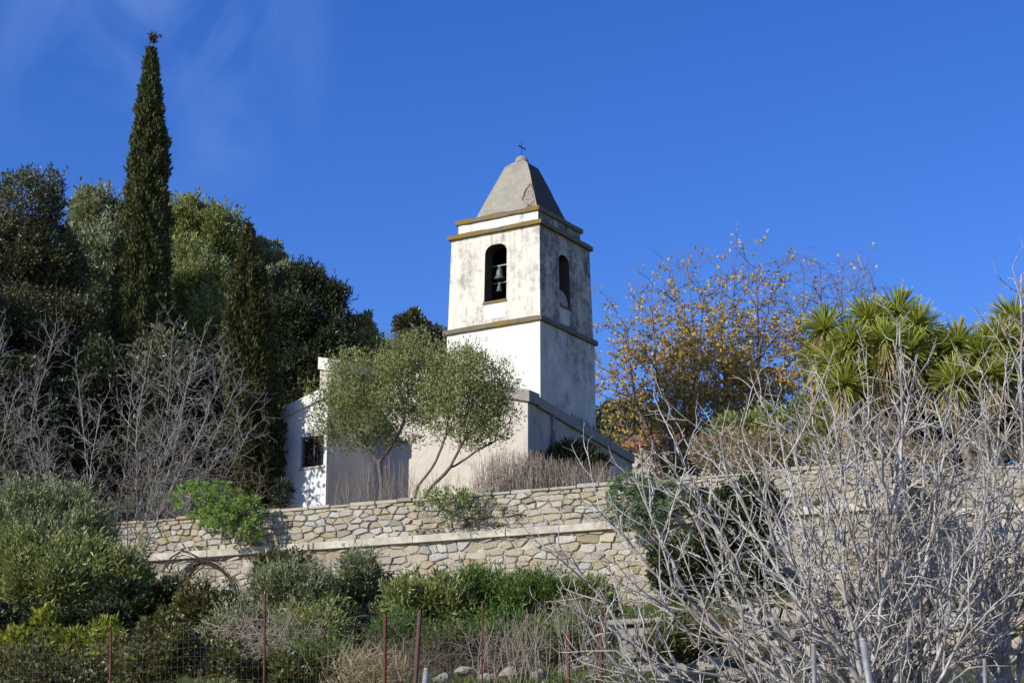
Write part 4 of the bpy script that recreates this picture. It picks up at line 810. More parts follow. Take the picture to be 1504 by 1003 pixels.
# ================================================================== OLIVES IN FRONT OF THE CHURCH
def sc_tree(name, label, cat, stems, blobs, na, step, seed, bm, r0, rmax, di, leaf=None, maxn=9000, trop=(0, 0, .12), jit=.25, e=2.3, ks=5, shell=0, group=None, woodname='trunk', leafname='crown', wob=.3):
    o = thing(name, label, cat, stems[0][0], group)
    A = fill_pts(blobs, na, seed, shell); P, par, R, kid = colonize(stems, A, step, di, step * 1.25, seed, trop, jit, maxn, r0, e, rmax, wob)
    V, F = tubes(P, par, R, ks); npmesh(woodname, V, F, bm, o, True)
    if leaf: V, F = twig_leaves(P, par, R, kid, *leaf[0]); npmesh(leafname, V, F, leaf[1], o)
    return o
f = B(560, 49.5, 735); Y = 49.5
sc_tree('olive_tree', 'small olive tree with a short forked trunk before the shaded annex wall', 'tree', [[f, at(560, 700, Y), at(556, 680, Y)], [at(556, 680, Y), at(540, 660, Y), at(528, 630, Y)], [at(557, 678, Y), at(575, 655, Y - .2), at(592, 625, Y - .2)]],
    [(545, 585, 80, 62, Y, 1.3), (595, 535, 66, 42, Y, 1.0), (500, 600, 46, 46, Y, .8), (620, 580, 40, 50, Y, .8), (520, 545, 45, 36, Y, .8), (530, 640, 50, 28, Y, .7, .4), (610, 515, 50, 26, Y, .7, .8), (480, 640, 34, 30, Y, .6, .6), (590, 640, 40, 24, Y, .6, .5)], 2900, .095, 201, M['olivebark'], .0036, .09, .9, ((.0095, 16, .092, .029, 1, .5, .10, lambda P: np.clip(.62 + .55 * np.sin(P[:, 0] * 4.3 + P[:, 2] * 2.1) * np.sin(P[:, 2] * 5.2 - P[:, 1] * 3) + .3 * np.sin(P[:, 0] * 11 + P[:, 1] * 9), .15, 1)), M['L_olive']), 11000)
f = B(606, 48.8, 735); Y = 48.8
sc_tree('olive_tree', 'slanting two stemmed olive tree whose crown crosses the tower foot', 'tree', [[f, at(612, 716, Y), at(640, 680, Y), at(655, 640, Y)], [f + np.array([.06, .05, 0]), at(630, 718, Y), at(660, 690, Y - .1), at(668, 672, Y - .1), at(685, 640, Y - .1)], [at(664, 688, Y), at(700, 662, Y), at(725, 650, Y)]],
    [(690, 565, 62, 52, Y, 1.1), (725, 590, 34, 44, Y, .8), (655, 590, 42, 50, Y, .9), (700, 625, 55, 34, Y, .8), (670, 535, 40, 28, Y, .7)], 2500, .095, 202, M['olivebark'], .0036, .08, .9, ((.0095, 16, .092, .029, 2, .5, .10, lambda P: np.clip(.62 + .55 * np.sin(P[:, 0] * 4.3 + P[:, 2] * 2.1) * np.sin(P[:, 2] * 5.2 - P[:, 1] * 3) + .3 * np.sin(P[:, 0] * 11 + P[:, 1] * 9), .15, 1)), M['L_olive']), 10000)
# ================================================================== AUTUMN OAKS
M['oaktwig'] = bark('oak_twig', (0.24, 0.185, 0.165), (0.14, 0.105, 0.095))
def aut(k):
    """share of twigs that still hold leaves: most in the middle of the crown, few at the top"""
    zz = [at(1000, q, 62)[2] for q in (660, 610, 560, 500, 440, 390)]
    return lambda P: np.interp(P[:, 2], zz, [.12, .30, .62, .60, .34, .12]) * k
OL = [(.26, .20, .6, 1.15, .8, 1.9, .45, .020, .12, .10, .16), (.17, .1, .5, 1.1, .35, .95, .3, .009, .1, .15, .13), (.11, .1, .5, 1.2, .12, .42, .2, .0052, .1, .15, .11)]
Y = 62
grown('oak_tree', 'spreading oak with golden brown leaves, nearest the bell tower', 'tree', fan(B(1015, Y, 690), Y, [(985, 390, 0), (955, 420, .5), (1010, 395, -.5), (915, 470, .2), (895, 535, -.4), (900, 580, .3), (1035, 430, .4), (1050, 520, -.3), (960, 500, -1), (985, 560, -1.2), (1030, 600, -.8)], 211, .13, .012, .06), OL, 211, M['oaktwig'], 4, .6, (2, 2, .13, .092, aut(1.0), M['L_aut'], 0, .06), 'trunk', 'crown')
Y = 63
grown('oak_tree', 'middle oak of the golden brown ones, tall and partly bare', 'tree', fan(B(1095, Y, 690), Y, [(1080, 380, 0), (1060, 400, .5), (1110, 385, -.4), (1140, 395, .3), (1050, 460, -.5), (1155, 450, -.2), (1165, 510, .4), (1045, 540, .3), (1120, 480, -1), (1080, 540, -1.1), (1140, 570, -.8), (1060, 600, -.6)], 212, .13, .012, .06), OL, 212, M['oaktwig'], 4, .6, (2, 2, .13, .092, aut(1.0), M['L_aut'], 0, .06), 'trunk', 'crown')
Y = 64.5
grown('oak_tree', 'almost leafless oak behind the yuccas, rightmost of the autumn oaks', 'tree', fan(B(1215, Y, 690), Y, [(1205, 385, 0), (1180, 400, .4), (1235, 390, -.4), (1260, 405, .2), (1285, 420, 0), (1175, 450, -.4), (1290, 470, .3)], 213, .11, .010, .05), OL, 213, M['oaktwig'], 4, .6, (3, 1, .13, .09, lambda P: np.full(len(P), .16), M['L_aut'], 0, .05), 'trunk', 'crown')
# ================================================================== YUCCAS
def yucca(label, foot, heads, Y, seed, R=42):
    o = thing('yucca_plant', label, 'yucca', foot, 'yuccas above the wall'); rg = np.random.RandomState(seed); f = np.array(foot, float); ln = []
    for i, (px, py, dy) in enumerate(heads):
        c = at(px, py, Y + dy); ln.append(([f + rg.normal(size=3) * np.array([.15, .1, 0]), (f * .6 + c * .4) + np.array([0, 0, -.2]), c], .11, .075))
        m = 185; d = unit(rg.normal(size=(m, 3))); d[:, 2] = d[:, 2] * .8 + .25; d = unit(d); n2 = m
        L = R * PXM(Y) * rg.uniform(.8, 1.12, m); w = .028; sd = unit(np.cross(d, np.array([.02, .03, 1]))); up = np.cross(sd, d); V = []; F = []
        droop = np.clip(.5 - d[:, 2], 0, 1) * .18; t4 = np.array([0.05, .35, .7, 1.0]); w4 = np.array([.7, 1.0, .75, .04]) * w
        for k in range(4):
            p = c + np.array([0, 0, rg.uniform(-.02, .02)]) + d * (L * t4[k])[:, None]; p[:, 2] -= droop * L * t4[k] ** 2
            V += [p - sd * w4[k] + up * .008, p + up * -.008, p + sd * w4[k] + up * .008]
        V = np.stack(V, 1).reshape(-1, 3); base = (np.arange(m) * 12)[:, None]; q = []
        for k in range(3):
            for j in range(2): q.append(base + np.array([k * 3 + j, k * 3 + j + 1, k * 3 + j + 4, k * 3 + j + 3]))
        ro = npmesh('leaf_rosette', V, np.concatenate(q), M['L_yuc'], o)
        m = 170; a = rg.uniform(0, 2 * pi, m); h = rg.uniform(0, .75, m); P = c + np.stack([np.cos(a) * .10, np.sin(a) * .10, -h * .8 - .05], 1); D = np.stack([np.cos(a) * .45, np.sin(a) * .45, np.full(m, -1.0)], 1) + rg.normal(size=(m, 3)) * .12
        V, F = leaf_quads(P, D, .5, .05, rg, bend=.1); npmesh('dead_leaves', V, F, M['L_dead'], o)
    sweep_trunk('trunk', ln, M['twig'], o, 8); return o
yucca('large yucca with many spiky yellow green heads beside the golden oaks', B(1270, 45.5, 640), [(1212, 484, 0), (1250, 505, -.4), (1232, 535, -.3), (1275, 470, .2), (1300, 500, -.5), (1318, 458, .3), (1290, 545, -.3), (1345, 478, 0), (1335, 515, -.3), (1205, 528, .3), (1268, 530, .3), (1310, 545, .2), (1350, 545, .1), (1240, 565, -.6), (1362, 505, .4)], 45.5, 301)
yucca('second yucca with lower spiky heads towards the right edge', B(1430, 45.5, 640), [(1405, 505, 0), (1440, 520, -.3), (1465, 500, .2), (1425, 545, .2), (1385, 520, .3), (1455, 550, -.4), (1400, 560, -.5), (1475, 540, .1)], 45.5, 302)
yucca('third yucca cut by the right edge of the view', B(1510, 46, 640), [(1490, 468, 0), (1515, 500, -.3), (1478, 510, .3)], 46, 303)
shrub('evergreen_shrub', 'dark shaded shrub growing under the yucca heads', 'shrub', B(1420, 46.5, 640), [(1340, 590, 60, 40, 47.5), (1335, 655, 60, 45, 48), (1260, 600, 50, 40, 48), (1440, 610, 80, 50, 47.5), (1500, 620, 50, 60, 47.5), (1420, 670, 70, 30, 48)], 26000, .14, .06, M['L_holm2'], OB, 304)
shrub('evergreen_shrub', 'olive green shrub behind the wall between the oaks and the yuccas', 'shrub', B(1150, 50, 640), [(1090, 650, 60, 40, 52), (1170, 630, 60, 50, 51), (1230, 640, 50, 50, 49)], 14000, .13, .05, M['L_olive'], OB, 305, spiky=.6)
shrub('dry_shrub', 'brown half dry shrub on the wall top behind the fig twigs', 'shrub', B(1010, 50, 660), [(1045, 668, 34, 20, 51), (1075, 660, 30, 24, 51), (1120, 660, 50, 24, 49)], 7000, .12, .045, M['L_straw'], M['twig'], 306, spiky=.8)
for i, (px, w_, top, lb) in enumerate([(1215, 60, 600, 'brown leafless thicket on the wall top under the large yucca'), (1320, 60, 590, 'brown leafless thicket on the wall top between the first two yuccas'), (1440, 70, 600, 'brown leafless thicket on the wall top under the second yucca'), (1085, 60, 625, 'brown leafless thicket on the wall top below the autumn oaks')]):
    Y = 44.3 - i * .2; rg = np.random.RandomState(310 + i); T_ = [(px + rg.uniform(-w_, w_), top + rg.uniform(0, 60), rg.uniform(-.5, .6)) for _ in range(16)]
    grown('dry_shrub', lb, 'shrub', fan(WL((px - 752) / FPX * Y * 1.1, 1.6 if px < 1325 else 3.6, 8.9), Y, T_, 320 + i, .016, .005, .03, .45), [(.12, .1, .4, 1.0, .2, .7, .3, .006, .1, .13, .1), (.11, .1, .5, 1.2, .08, .3, .2, .0045, .1, .15, .09)], 330 + i, M['twig'], 4, .6, (1, 1, .09, .05, lambda P: np.full(len(P), .22), M['L_dead'] if i % 2 else M['L_olive'], 0, .05), 'stems', 'leaves')
# ================================================================== BARE TREES ON THE LEFT
BL = [(.15, .2, .45, 1.05, .5, 1.3, .4, .0075, -.05, .11, .12), (.11, .1, .45, 1.15, .22, .65, .3, .0052, -.05, .15, .10), (.12, .2, .5, 1.2, .10, .28, .2, .004, 0, .14, .09)]
Y = 49
grown('bare_tree', 'leafless pale grey tree spreading in front of the dark evergreens', 'tree', fan(B(183, Y, 730), Y, [(255, 478, .3), (300, 490, -.2), (222, 505, .4), (335, 520, .1), (350, 560, -.3), (368, 600, .2), (362, 640, -.4), (320, 665, -.6), (195, 545, .4), (280, 540, -.7), (310, 600, -.8), (250, 640, -.8)], 401, .030, .007, .02, .03), BL, 401, M['palebark'], 4)
Y = 48.5
grown('bare_tree', 'thin leafless sapling leaning left beside the spreading grey bare tree', 'tree', fan(B(137, Y, 730), Y, [(80, 490, 0), (110, 520, .3), (50, 570, -.2), (30, 620, .2), (70, 640, -.3), (150, 590, -.4)], 402, .030, .007, .03, .04), BL, 402, M['palebark'], 4)
Y = 48
grown('bare_tree', 'leafless branches reaching in from the left edge', 'tree', fan(B(-40, Y, 730), Y, [(5, 500, 0), (-30, 480, .3), (25, 570, -.2), (30, 640, .2)], 403, .030, .007, .06, .04), BL, 403, M['palebark'], 4)
def bramble(label, px, Y, blobs, na, seed, bm, r0=.006, rmax=.02, name='bare_shrub', cat='shrub', step=.10, trop=(0, 0, .1), n=5, jit=.5):
    f = base_pt(px, Y, 740); rg = np.random.RandomState(seed); st = []
    for i in range(n): e = ellipsoid(*blobs[i % len(blobs)][:6]); q = f + rg.normal(size=3) * np.array([.25, .1, 0]) * (i > 0); st.append([f if i == 0 else f, q + np.array([0, 0, .2]), e[0] + rg.normal(size=3) * e[1] * .3])
    return sc_tree(name, label, cat, st, blobs, na, step, seed, bm, r0, rmax, 1.0, None, 4500, trop, jit, ks=4, woodname='stems')
bramble('tangle of brown leafless brambles on top of the wall, left of the green spurge', 220, 48.6, [(215, 715, 55, 40, 48.6, .7), (260, 690, 50, 45, 48.8, .7), (185, 720, 30, 40, 48.4, .6)], 900, 411, M['redtwig'])
bramble('brown leafless bush between the green spurge and the white annex', 365, 48.3, [(345, 705, 50, 32, 48.3, .6), (385, 725, 26, 26, 48, .5)], 600, 412, M['redtwig'])
# ================================================================== ALONG THE WALL TOP
def spurge(name, label, foot, blobs, n, lm, seed, L=.10, Wd=.028):
    """rounded bush made of many tight leaf whorls"""
    o = thing(name, label, 'shrub', foot); rg = np.random.RandomState(seed); Ps, Ds = [], []
    f = np.array(foot, float); ln = []
    for b in blobs:
        c, r = ellipsoid(*b[:6]); k = int(70 * b[2] * b[3] / 1400); q = unit(rg.normal(size=(k, 3))) * rg.uniform(.6, 1, (k, 1)); q[:, 1] = -np.abs(q[:, 1]) * np.sign(rg.uniform(-.3, 1, k)); cc = c + q * r
        for p, d in zip(cc, unit(q)):
            m = n; dd = unit(rg.normal(size=(m, 3)) + d * .7 + np.array([0, 0, .5])); Ps.append(p + dd * .02); Ds.append(dd)
            if rg.uniform() < .25: ln.append(([f, (f + p) / 2 - np.array([0, 0, .1]), p], .014, .006))
    V, F = leaf_quads(np.concatenate(Ps), np.concatenate(Ds), L, Wd, rg); npmesh('foliage', V, F, lm, o); sweep_trunk('stem', ln, M['olivebark'], o, 4); return o
spurge('spurge_bush', 'bright green spurge bush spilling over the wall top', WL(-6.9, .15, 8.9), [(285, 735, 36, 28, 47.3), (325, 730, 26, 22, 47.3), (350, 755, 40, 34, 46.9), (320, 765, 28, 26, 46.8), (370, 775, 22, 22, 46.8)], 26, M['L_euph'], 421)
sc_tree('wall_bush', 'green twiggy bush rooted in the face of the stone wall', 'shrub', [[WL(-1.35, .02, 8.25), at(690, 768, 45.2), at(672, 748, 45.0)], [at(690, 768, 45.2), at(715, 755, 44.9)], [at(684, 762, 45.1), at(645, 745, 45.0)]],
    [(655, 735, 42, 20, 45.0, .5), (690, 728, 35, 14, 45.1, .4), (715, 755, 32, 18, 44.9, .4), (680, 752, 35, 16, 44.9, .4)], 700, .07, 422, M['olivebark'], .004, .03, .7, ((.006, 7, .07, .026, 6, .4, .04, lambda P: np.where(P[:, 0] < at(690, 740, 45)[0], .95, .35) * np.where(P[:, 2] > at(690, 745, 45)[2], 1, .45)), M['L_fern']), 3500, (0, 0, .1), .4, woodname='stems', leafname='foliage')
spurge('sage_bush', 'soft grey green rounded bush hanging over the wall behind the fig twigs', WL(2.9, .1, 8.9), [(930, 725, 42, 32, 43.4), (968, 730, 30, 30, 43.3), (912, 745, 26, 26, 43.3), (945, 757, 42, 26, 43.2)], 48, M['L_sage'], 423, .10, .02)
def stalks(name, label, cat, pxs, Y, tops, seed, bm, r=.007, lean=.12, br=1, kind=None, dY=.7):
    """many thin dry stems standing side by side"""
    rg = np.random.RandomState(seed); mb = MB(); f0 = None
    for px in pxs:
        y = Y + rg.uniform(-dY, dY); py = np.interp(px, [q[0] for q in tops], [q[1] for q in tops]) + rg.exponential(16); tp_ = at(px + rg.normal() * 9, py, y)
        b = np.array([tp_[0] + rg.normal() * lean, y + rg.normal() * .05, float(ground(tp_[0], y)) - .03]); m = (b + tp_) / 2 + rg.normal(size=3) * .075
        if f0 is None: f0 = b
        mb.tube([b, m, tp_], [r, r * .8, r * .35], 4, False)
        for q in range(br): t_ = rg.uniform(.3, .85); p = b + (tp_ - b) * t_; mb.tube([p, p + np.array([rg.normal() * .12, rg.normal() * .1, rg.uniform(.12, .35)])], [r * .6, r * .25], 3, False)
    if kind: o = mb.build(name, bm, None); return tag(o, label, None, None, kind)
    o = thing(name, label, cat, f0); mb.build('stems', bm, o); return o
rg = np.random.RandomState(9)
stalks('dry_shrub', 'dense clump of dry upright stems on the wall top below the downpipe', 'shrub', rg.uniform(705, 830, 420), 47.2, [(700, 678), (740, 655), (790, 662), (830, 678)], 431, M['twig'], .0075, br=2)
stalks('dry_shrub', 'sparser dry stems on the wall top towards the end of the church wall', 'shrub', rg.uniform(820, 915, 190), 46.8, [(820, 670), (870, 672), (915, 688)], 432, M['twig'], .007, br=2)
stalks('dry_stalks', 'thin dry stalks before the church wall', None, rg.uniform(490, 710, 130), 48.4, [(490, 690), (560, 665), (640, 690), (710, 690)], 433, M['twig'], .005, .08, 2, 'stuff')
shrub('oleander_shrub', 'dark green spiky leaved shrub against the shaded church side wall', 'shrub', B(850, 50.2, 690), [(840, 678, 32, 18, 50.2, .5), (868, 682, 24, 18, 50.2, .5), (800, 690, 26, 14, 50.2, .5)], 5000, .22, .035, M['L_holm2'], OB, 434, up=1.0, clump=.4)
shrub('oleander_shrub', 'small leafy seedling at the foot of the white annex wall', 'shrub', B(418, 50.5, 740), [(415, 725, 14, 24, 50.5, .3)], 350, .16, .04, M['L_holm2'], OB, 435, up=.8)
rg = np.random.RandomState(77); P = []; 
for _ in range(46):
    u_, z_ = rg.uniform(-11, 8), rg.choice([8.16, 9.0, rg.uniform(6.6, 8.8)]); m = rg.randint(8, 40); P.append(np.array([WL(u_ + rg.normal() * .10, -.06 - abs(rg.normal()) * .03 + (.2 if z_ > 8.95 else 0), z_ + abs(rg.normal()) * .05) for _ in range(m)]))
P = np.concatenate(P); V, F = leaf_quads(P, rg.normal(size=P.shape) * .6 + np.array([-.1, -.4, .5]), .07, .022, rg); tag(npmesh('wall_weeds', V, F, M['L_bram']), 'small weeds rooted in the joints of the wall', None, None, 'stuff')
# ivy on the wall behind the fig
shrub('ivy_plant', 'dark ivy covering the stone wall behind the fig branches', 'ivy', WL(4.7, -.2, 6.4), [(1065, 770, 70, 60, 42.7, .45), (1040, 830, 85, 60, 42.4, .5), (1110, 850, 50, 50, 42.2, .5), (990, 840, 35, 40, 42.7, .4), (1105, 740, 32, 50, 42.5, .4), (1080, 890, 60, 30, 42, .6)], 30000, .09, .07, M['L_ivy'], OB, 441, clump=.3, k=60)
# ================================================================== LOWER SLOPE, left and middle
GB = M['olivebark']
shrub('olive_bush', 'silvery olive bush at the left edge, in front of the wall top', 'shrub', B(60, 44, 850), [(40, 748, 60, 32, 44), (95, 760, 56, 32, 44), (20, 780, 60, 34, 43.6), (128, 782, 38, 34, 43.6), (70, 795, 70, 30, 43.5)], 28000, .12, .032, M['L_grey'], GB, 451, up=1.0, clump=.33, k=60, spiky=.7, sprig=.5)
shrub('olive_tree', 'broad green olive with a dark trunk in the lower left corner', 'tree', B(55, 38, 930), [(40, 832, 70, 38, 38), (120, 838, 56, 36, 38), (180, 850, 40, 32, 38), (80, 860, 80, 34, 37.6), (150, 875, 50, 32, 38), (-10, 860, 50, 40, 38)], 42000, .12, .034, M['L_olive'], GB, 452, stems=9, r=.05, up=.7, clump=.32, k=60, spiky=.6, sprig=.4)
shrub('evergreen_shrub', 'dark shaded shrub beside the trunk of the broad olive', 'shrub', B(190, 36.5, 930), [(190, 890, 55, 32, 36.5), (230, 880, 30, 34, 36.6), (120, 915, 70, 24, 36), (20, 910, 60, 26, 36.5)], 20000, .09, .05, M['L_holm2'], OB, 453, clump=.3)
for i, (px, py, rx, ry, lb) in enumerate([(60, 930, 26, 34, 'yellow green laurel sprout right of the lower left corner'), (158, 938, 26, 26, 'yellow green laurel sprout just before the dark shrub'), (20, 960, 30, 28, 'yellow green laurel sprout cut by the lower left corner'), (100, 955, 22, 26, 'small yellow green laurel sprout between two larger ones')]):
    shrub('laurel_shrub', lb, 'shrub', B(px, 29.5, 990), [(px, py, rx, ry, 29.5, .3), (px + 4, py - ry * .6, rx * .5, ry * .6, 29.5, .2)], 420, .10, .05, M['L_yell'], GB, 460 + i, up=.5, r=.01, clump=.45, k=14, group='laurel sprouts')
for i, (px, py, rx, ry, lb) in enumerate([(60, 985, 70, 24, 'bramble with green and rust leaves along the fence, lower left'), (190, 975, 60, 26, 'bramble with yellow and red leaves before the fence'), (300, 965, 60, 22, 'bramble with reddish leaves under the bare vine'), (400, 985, 60, 18, 'bramble with green leaves left of the straw tuft'), (240, 935, 40, 24, 'bramble with orange leaves behind the fence wires')]):
    shrub('bramble_bush', lb, 'bramble', B(px, 28.5, 995), [(px, py, rx, ry, 28.6, .5), (px + rx * .5, py + 12, rx * .6, ry * .8, 28.2, .4)], 2600, .065, .05, M['L_bram'], M['redtwig'], 470 + i, up=.3, r=.007, clump=.4, k=40)
HEDGE = [(430, 868, 60, 34, 'L_grey', 'grey green olive shrub right of the bare vine', .11, .03), (528, 842, 26, 34, 'L_grey', 'upright silvery olive sprig sticking up against the wall', .10, .026), (520, 882, 70, 34, 'L_olive', 'wide olive shrub with drooping branches below the silvery sprig', .11, .034), (630, 880, 66, 30, 'L_olive', 'olive shrub just behind the two rusty fence posts', .11, .034), (705, 868, 50, 26, 'L_rose', 'rosemary like green shrub below the wall bush', .09, .022), (700, 900, 70, 26, 'L_grey', 'dull grey green olive shrub right of the brown fence post', .11, .032), (790, 872, 56, 26, 'L_rose', 'bright green bushy shrub at the foot of the wall', .09, .022), (862, 890, 46, 40, 'L_olive', 'olive shrub by the stone gate pier', .10, .032), (390, 905, 60, 30, 'L_grey', 'low grey green shrub between vine and olive shrubs', .10, .03), (465, 905, 60, 28, 'L_olive', 'shaded olive shrub under the silvery sprig', .10, .032), (590, 912, 66, 24, 'L_grey', 'dull olive shrub low behind the left rusty post', .10, .032), (770, 908, 60, 26, 'L_grey', 'dull olive shrub low behind the dry canes', .10, .032), (845, 920, 46, 26, 'L_olive', 'low olive shoots left of the gate pier', .10, .032)]
for i, (px, py, rx, ry, mt, lb, L_, W_) in enumerate(HEDGE):
    Y = 36.5 + (i % 3) * .5; bl = [(px, py, rx * .8, ry * .8, Y, .8), (px - rx * .5, py + ry * .25, rx * .5, ry * .65, Y - .2, .6), (px + rx * .5, py + ry * .2, rx * .5, ry * .7, Y - .2, .6)]
    shrub('olive_shrub' if mt != 'L_rose' else 'evergreen_shrub', lb, 'shrub', B(px, Y, 950), bl, int(rx * ry * 6.5), L_, W_, M[mt], GB, 480 + i, up=.9, r=.025, clump=.30, k=44, fill=.3, spiky=.8, sprig=.32)
LOW = [(350, 925, 46, 26, 34, 'L_grey', 'low grey shrub in front of the terrace wall'), (455, 925, 50, 24, 33.5, 'L_olive', 'low olive shoots behind the straw tuft'), (585, 925, 40, 18, 33.6, 'L_rose', 'low green weedy shrub between the rusty posts'), (660, 945, 44, 20, 31.5, 'L_grass', 'fresh green weed clump right of the brown post'), (735, 930, 50, 26, 33, 'L_rose', 'dark green scrub behind the dry canes'), (800, 950, 50, 24, 31, 'L_grass', 'fresh green weed clump among the dry canes'), (850, 925, 44, 28, 33, 'L_grey', 'grey scrub left of the stone gate pier'), (470, 975, 50, 22, 29.5, 'L_grass', 'green weed clump left of the straw tuft'), (300, 890, 40, 24, 36, 'L_bram', 'scrubby bramble hanging under the bare vine'), (415, 835, 36, 16, 40, 'L_bram', 'yellowish creeper on the wall left of the silvery sprig'), (1000, 950, 50, 22, 29.8, 'L_bram', 'bramble by the rusty railing')]
for i, (px, py, rx, ry, Y, mt, lb) in enumerate(LOW):
    shrub('scrub_bush', lb, 'shrub', B(px, Y, 960), [(px, py, rx, ry, Y, .6), (px - rx * .6, py + ry * .4, rx * .6, ry * .7, Y - .1, .5), (px + rx * .6, py + ry * .3, rx * .6, ry * .7, Y + .1, .5)], int(rx * ry * 3.4), .085, .026 if mt != 'L_bram' else .05, M[mt], M['redtwig'], 520 + i, stems=16, r=.010, up=.8, clump=.36, k=26, fill=.2, spiky=1.4, sprig=.4)
for i, (px, py, Y, lb) in enumerate([(420, 930, 32, 'tangle of bare brown twigs left of the straw tuft'), (600, 960, 30.2, 'tangle of bare twigs around the foot of the brown post'), (745, 960, 30, 'tangle of bare twigs at the foot of the dry canes'), (330, 880, 37, 'tangle of bare vine shoots beside the arch')]):
    T_ = [(px + q * 14 + 6 * sin(q * 5.1), py - 30 - 14 * sin(q * 2.3), .2 * sin(q * 1.7)) for q in range(-5, 6)]
    grown('bare_shrub', lb, 'shrub', fan(B(px, Y, 980), Y, T_, 540 + i, .012, .004, .05, .3), [(.10, .1, .4, 1.1, .2, .7, .3, .005, 0, .15, .09), (.1, .1, .5, 1.2, .08, .3, .2, .0038, 0, .16, .08)], 550 + i, M['redtwig'] if i % 2 else M['twig'], 4, wood='stems')
# dark trailing limbs under the olive shrubs
mb = MB()
for pts in ([(640, 925), (600, 915), (560, 918), (520, 925), (480, 940)], [(600, 915), (560, 900), (500, 910), (440, 930)], [(650, 930), (690, 925), (740, 922), (790, 935), (830, 950)], [(640, 940), (700, 955), (750, 950), (800, 958)], [(690, 925), (705, 945), (730, 960)], [(470, 945), (420, 935), (370, 945)]):
    q = resample([at(x, y, 35.5 + .3 * sin(x)) for x, y in pts], .2); mb.tube(q, list(np.linspace(.035, .015, len(q))), 6)
o = thing('trailing_limbs', 'dark sinuous olive limbs trailing low behind the rusty posts', 'branches', at(640, 960, 35.5)); mb.build('limb', M['darkbark'], o, smooth=True)
# bare vine arched over a trellis
Y = 39; o = thing('bare_vine', 'leafless vine arched like a gate before the terrace wall', 'vine', B(250, Y, 930)); rg = np.random.RandomState(61); mb = MB()
arcs = [[(238, 925), (250, 880), (262, 850), (285, 826), (300, 824), (330, 835), (345, 860), (350, 900)], [(250, 915), (258, 870), (275, 845), (300, 822), (325, 822)], [(300, 824), (270, 812), (252, 822), (246, 840)]]
for _ in range(26):
    a = arcs[rg.randint(0, 3)]; mb.tube(resample([at(x + rg.normal() * 5, y + rg.normal() * 4, Y + rg.normal() * .08) for x, y in a], .12), rg.uniform(.006, .014), 4, False)
for _ in range(60):
    x, y = rg.uniform(240, 345), rg.uniform(825, 900); dx, dy = rg.normal() * 18, rg.normal() * 14; mb.tube(resample([at(x, y, Y), at(x + dx * .5, y + dy * .5 - 4, Y + rg.normal() * .1), at(x + dx, y + dy, Y + rg.normal() * .1)], .1), rg.uniform(.004, .008), 3, False)
for x in (338, 346, 352, 330): 
    for _ in range(5): mb.tube([at(x + rg.normal() * 4, 870, Y - .1), at(x + rg.normal() * 5, 925, Y - .15)], .009, 4, False)
mb.build('stems', M['darkbark'], o)
# stake
o = thing('wooden_stake', 'pale split wooden stake in front of the bare vine', 'stake', at(279, 985, 30)); MB().tube([at(279, 985, 30), at(279, 925, 30)], [.035, .028], 6).build('pole', M['palebark'], o); MB().tube([at(282, 985, 30.1), at(281, 932, 30.1)], [.02, .016], 6).build('pole', M['palebark'], o)
# brushwood piles
def brush(label, px, py, Y, n, L, seed, bm, spread=(40, 14)):
    rg = np.random.RandomState(seed); mb = MB()
    for _ in range(n):
        x, y = px + rg.normal() * spread[0] * .5, py + rg.normal() * spread[1] * .5; d = unit(rg.normal(size=3) * np.array([1, .5, .45])); c = at(x, y, Y + rg.normal() * .2); l = L * rg.uniform(.4, 1.2); mb.tube(resample([c - d * l / 2, c + rg.normal(size=3) * .09, c + d * l / 2 + rg.normal(size=3) * .06], .12), rg.uniform(.003, .007), 4, False)
    o = thing('brushwood', label, 'brushwood', at(px, py + 20, Y)); mb.build('twigs', bm, o)
brush('heap of grey cut twigs behind the thin rusty post', 410, 950, 31, 70, .6, 71, M['twig'], (80, 44)); brush('heap of cut twigs at the foot of the slope by the white pipe', 690, 975, 30, 110, .8, 72, M['redtwig'], (110, 26)); brush('loose grey twigs below the terrace wall', 350, 935, 33, 70, .7, 73, M['twig'], (60, 26))
# dry canes right of the posts
rg = np.random.RandomState(12)
stalks('bramble_canes', 'tall thin dry canes standing between the brown post and the gate pier', 'canes', rg.uniform(715, 905, 55), 28.6, [(700, 930), (780, 880), (850, 870), (905, 900)], 74, M['twig'], .007, .2, 2, None, .6)
# grasses
def grass(name, label, rects, n, L, Wd, lm, seed):
    rg = np.random.RandomState(seed); Ps = []; m = n // len(rects)
    for (x0, x1, Y0, Y1) in rects:
        Y = rg.uniform(Y0, Y1, m); px = rg.uniform(x0, x1, m); x = (px - 752) / FPX * Y * 1.03; w = np.sin(x * 3.1 + Y * 1.7) + np.sin(x * 1.3 - Y * 2.9); k = rg.uniform(-1.6, 2, m) < w; Ps.append(np.stack([x, Y, ground(x, Y) - .02], 1)[k])
    P = np.concatenate(Ps); D = rg.normal(size=P.shape) * .4 + np.array([0, 0, 1]); V, F = leaf_quads(P, D, L, Wd, rg, .5, .6); return tag(npmesh(name, V, F, lm), label, None, None, 'stuff')
grass('grass', 'green grass on the slope', [(-60, 940, 26.5, 33), (-60, 1000, 33, 44), (900, 1560, 33, 41.5), (380, 960, 46.5, 52), (1000, 1560, 45, 60)], 120000, .22, .013, M['L_grass'], 81)
grass('undergrowth', 'weedy ground cover under the bushes', [(-60, 960, 26.5, 31), (-60, 960, 31, 38), (-60, 420, 47.5, 60)], 60000, .10, .045, M['L_bram'], 82)
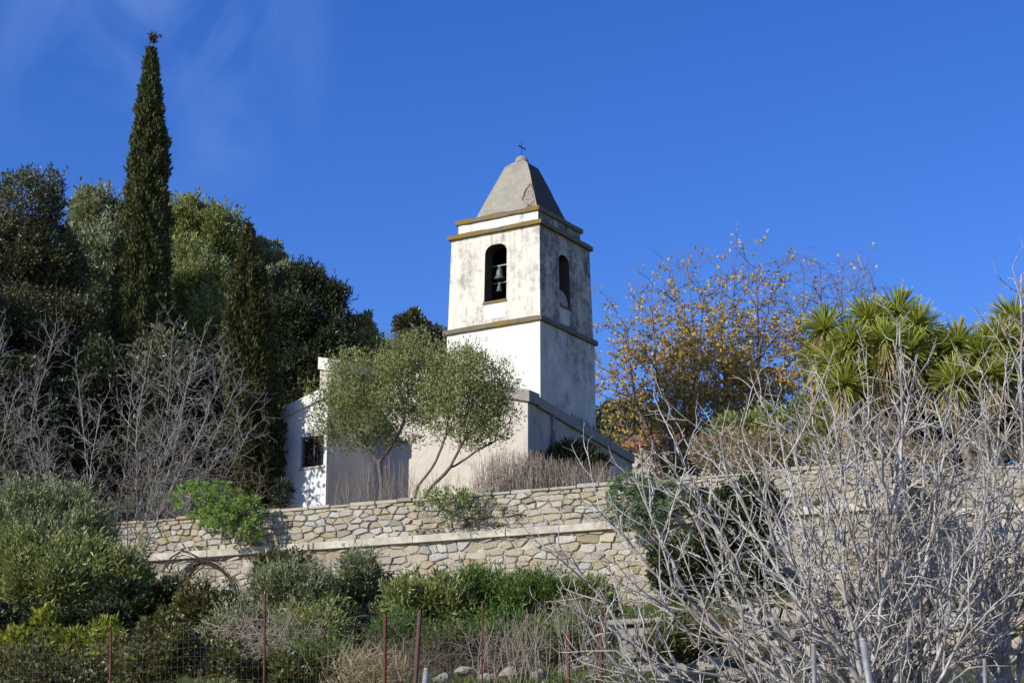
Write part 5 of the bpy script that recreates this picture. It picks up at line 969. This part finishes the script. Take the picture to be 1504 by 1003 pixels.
rg = np.random.RandomState(83); o = thing('straw_tuft', 'pale dry grass tuft at the foot of the left rusty post', 'grass tuft', at(545, 1010, 28)); P = np.stack([at(x, y, 28 + dy) for x, y, dy in zip(rg.normal(548, 30, 1000), rg.uniform(972, 1018, 1000), rg.uniform(-.3, .5, 1000))]); V, F = leaf_quads(P, rg.normal(size=(1000, 3)) * .8 + np.array([0, 0, .6]), .38, .010, rg, .5, .8); npmesh('blades', V, F, M['L_straw'], o)
# ================================================================== FIG TREES in the right foreground
FL = [(.20, .14, .35, .95, .45, 1.4, .45, .0108, .36, .085, .11), (.17, .12, .45, 1.05, .18, .62, .3, .0070, .45, .12, .085), (.145, .15, .5, 1.1, .06, .26, .2, .0055, .45, .13, .07)]
Y = 20
T = [(820, 800, -.6), (835, 885, -.9), (880, 745, -.3), (930, 695, .2), (990, 645, .3), (1040, 630, -.2), (1090, 630, .5), (1140, 612, .2), (1190, 595, .6), (1225, 605, -.4), (1275, 570, .2), (1322, 478, 0), (1348, 520, .4), (1395, 600, -.3), (1420, 600, .4), (1455, 690, -.5), (1480, 770, .3), (905, 955, -.9), (960, 865, -1), (1050, 770, -.8), (1120, 700, -1.0), (1205, 690, -.9), (1290, 630, -.8), (1400, 800, -.8), (1010, 740, .5), (1160, 640, 1.0), (1245, 620, 1.1), (1360, 620, 1.0), (1075, 940, -1.2), (1430, 900, -1.0)]
grown('fig_tree', 'large leafless fig with a fan of pale grey branches filling the lower right', 'fig tree', fan(base_pt(1295, Y, 1000), Y, T, 501, .048, .0075, .16, .17), FL, 501, M['fig'], 6, .8)
Y = 21.5
T = [(1500, 405, 0), (1480, 520, .2), (1440, 560, .3), (1400, 640, .3), (1390, 740, -.2), (1530, 450, .3), (1540, 640, 0), (1420, 820, -.4), (1490, 700, -.6), (1460, 640, .7), (1350, 880, -.5)]
grown('fig_tree', 'second leafless fig at the right edge, rising above the yuccas', 'fig tree', fan(base_pt(1475, Y, 1000), Y, T, 502, .038, .0075, .10, .14), FL, 502, M['fig'], 6, .8)
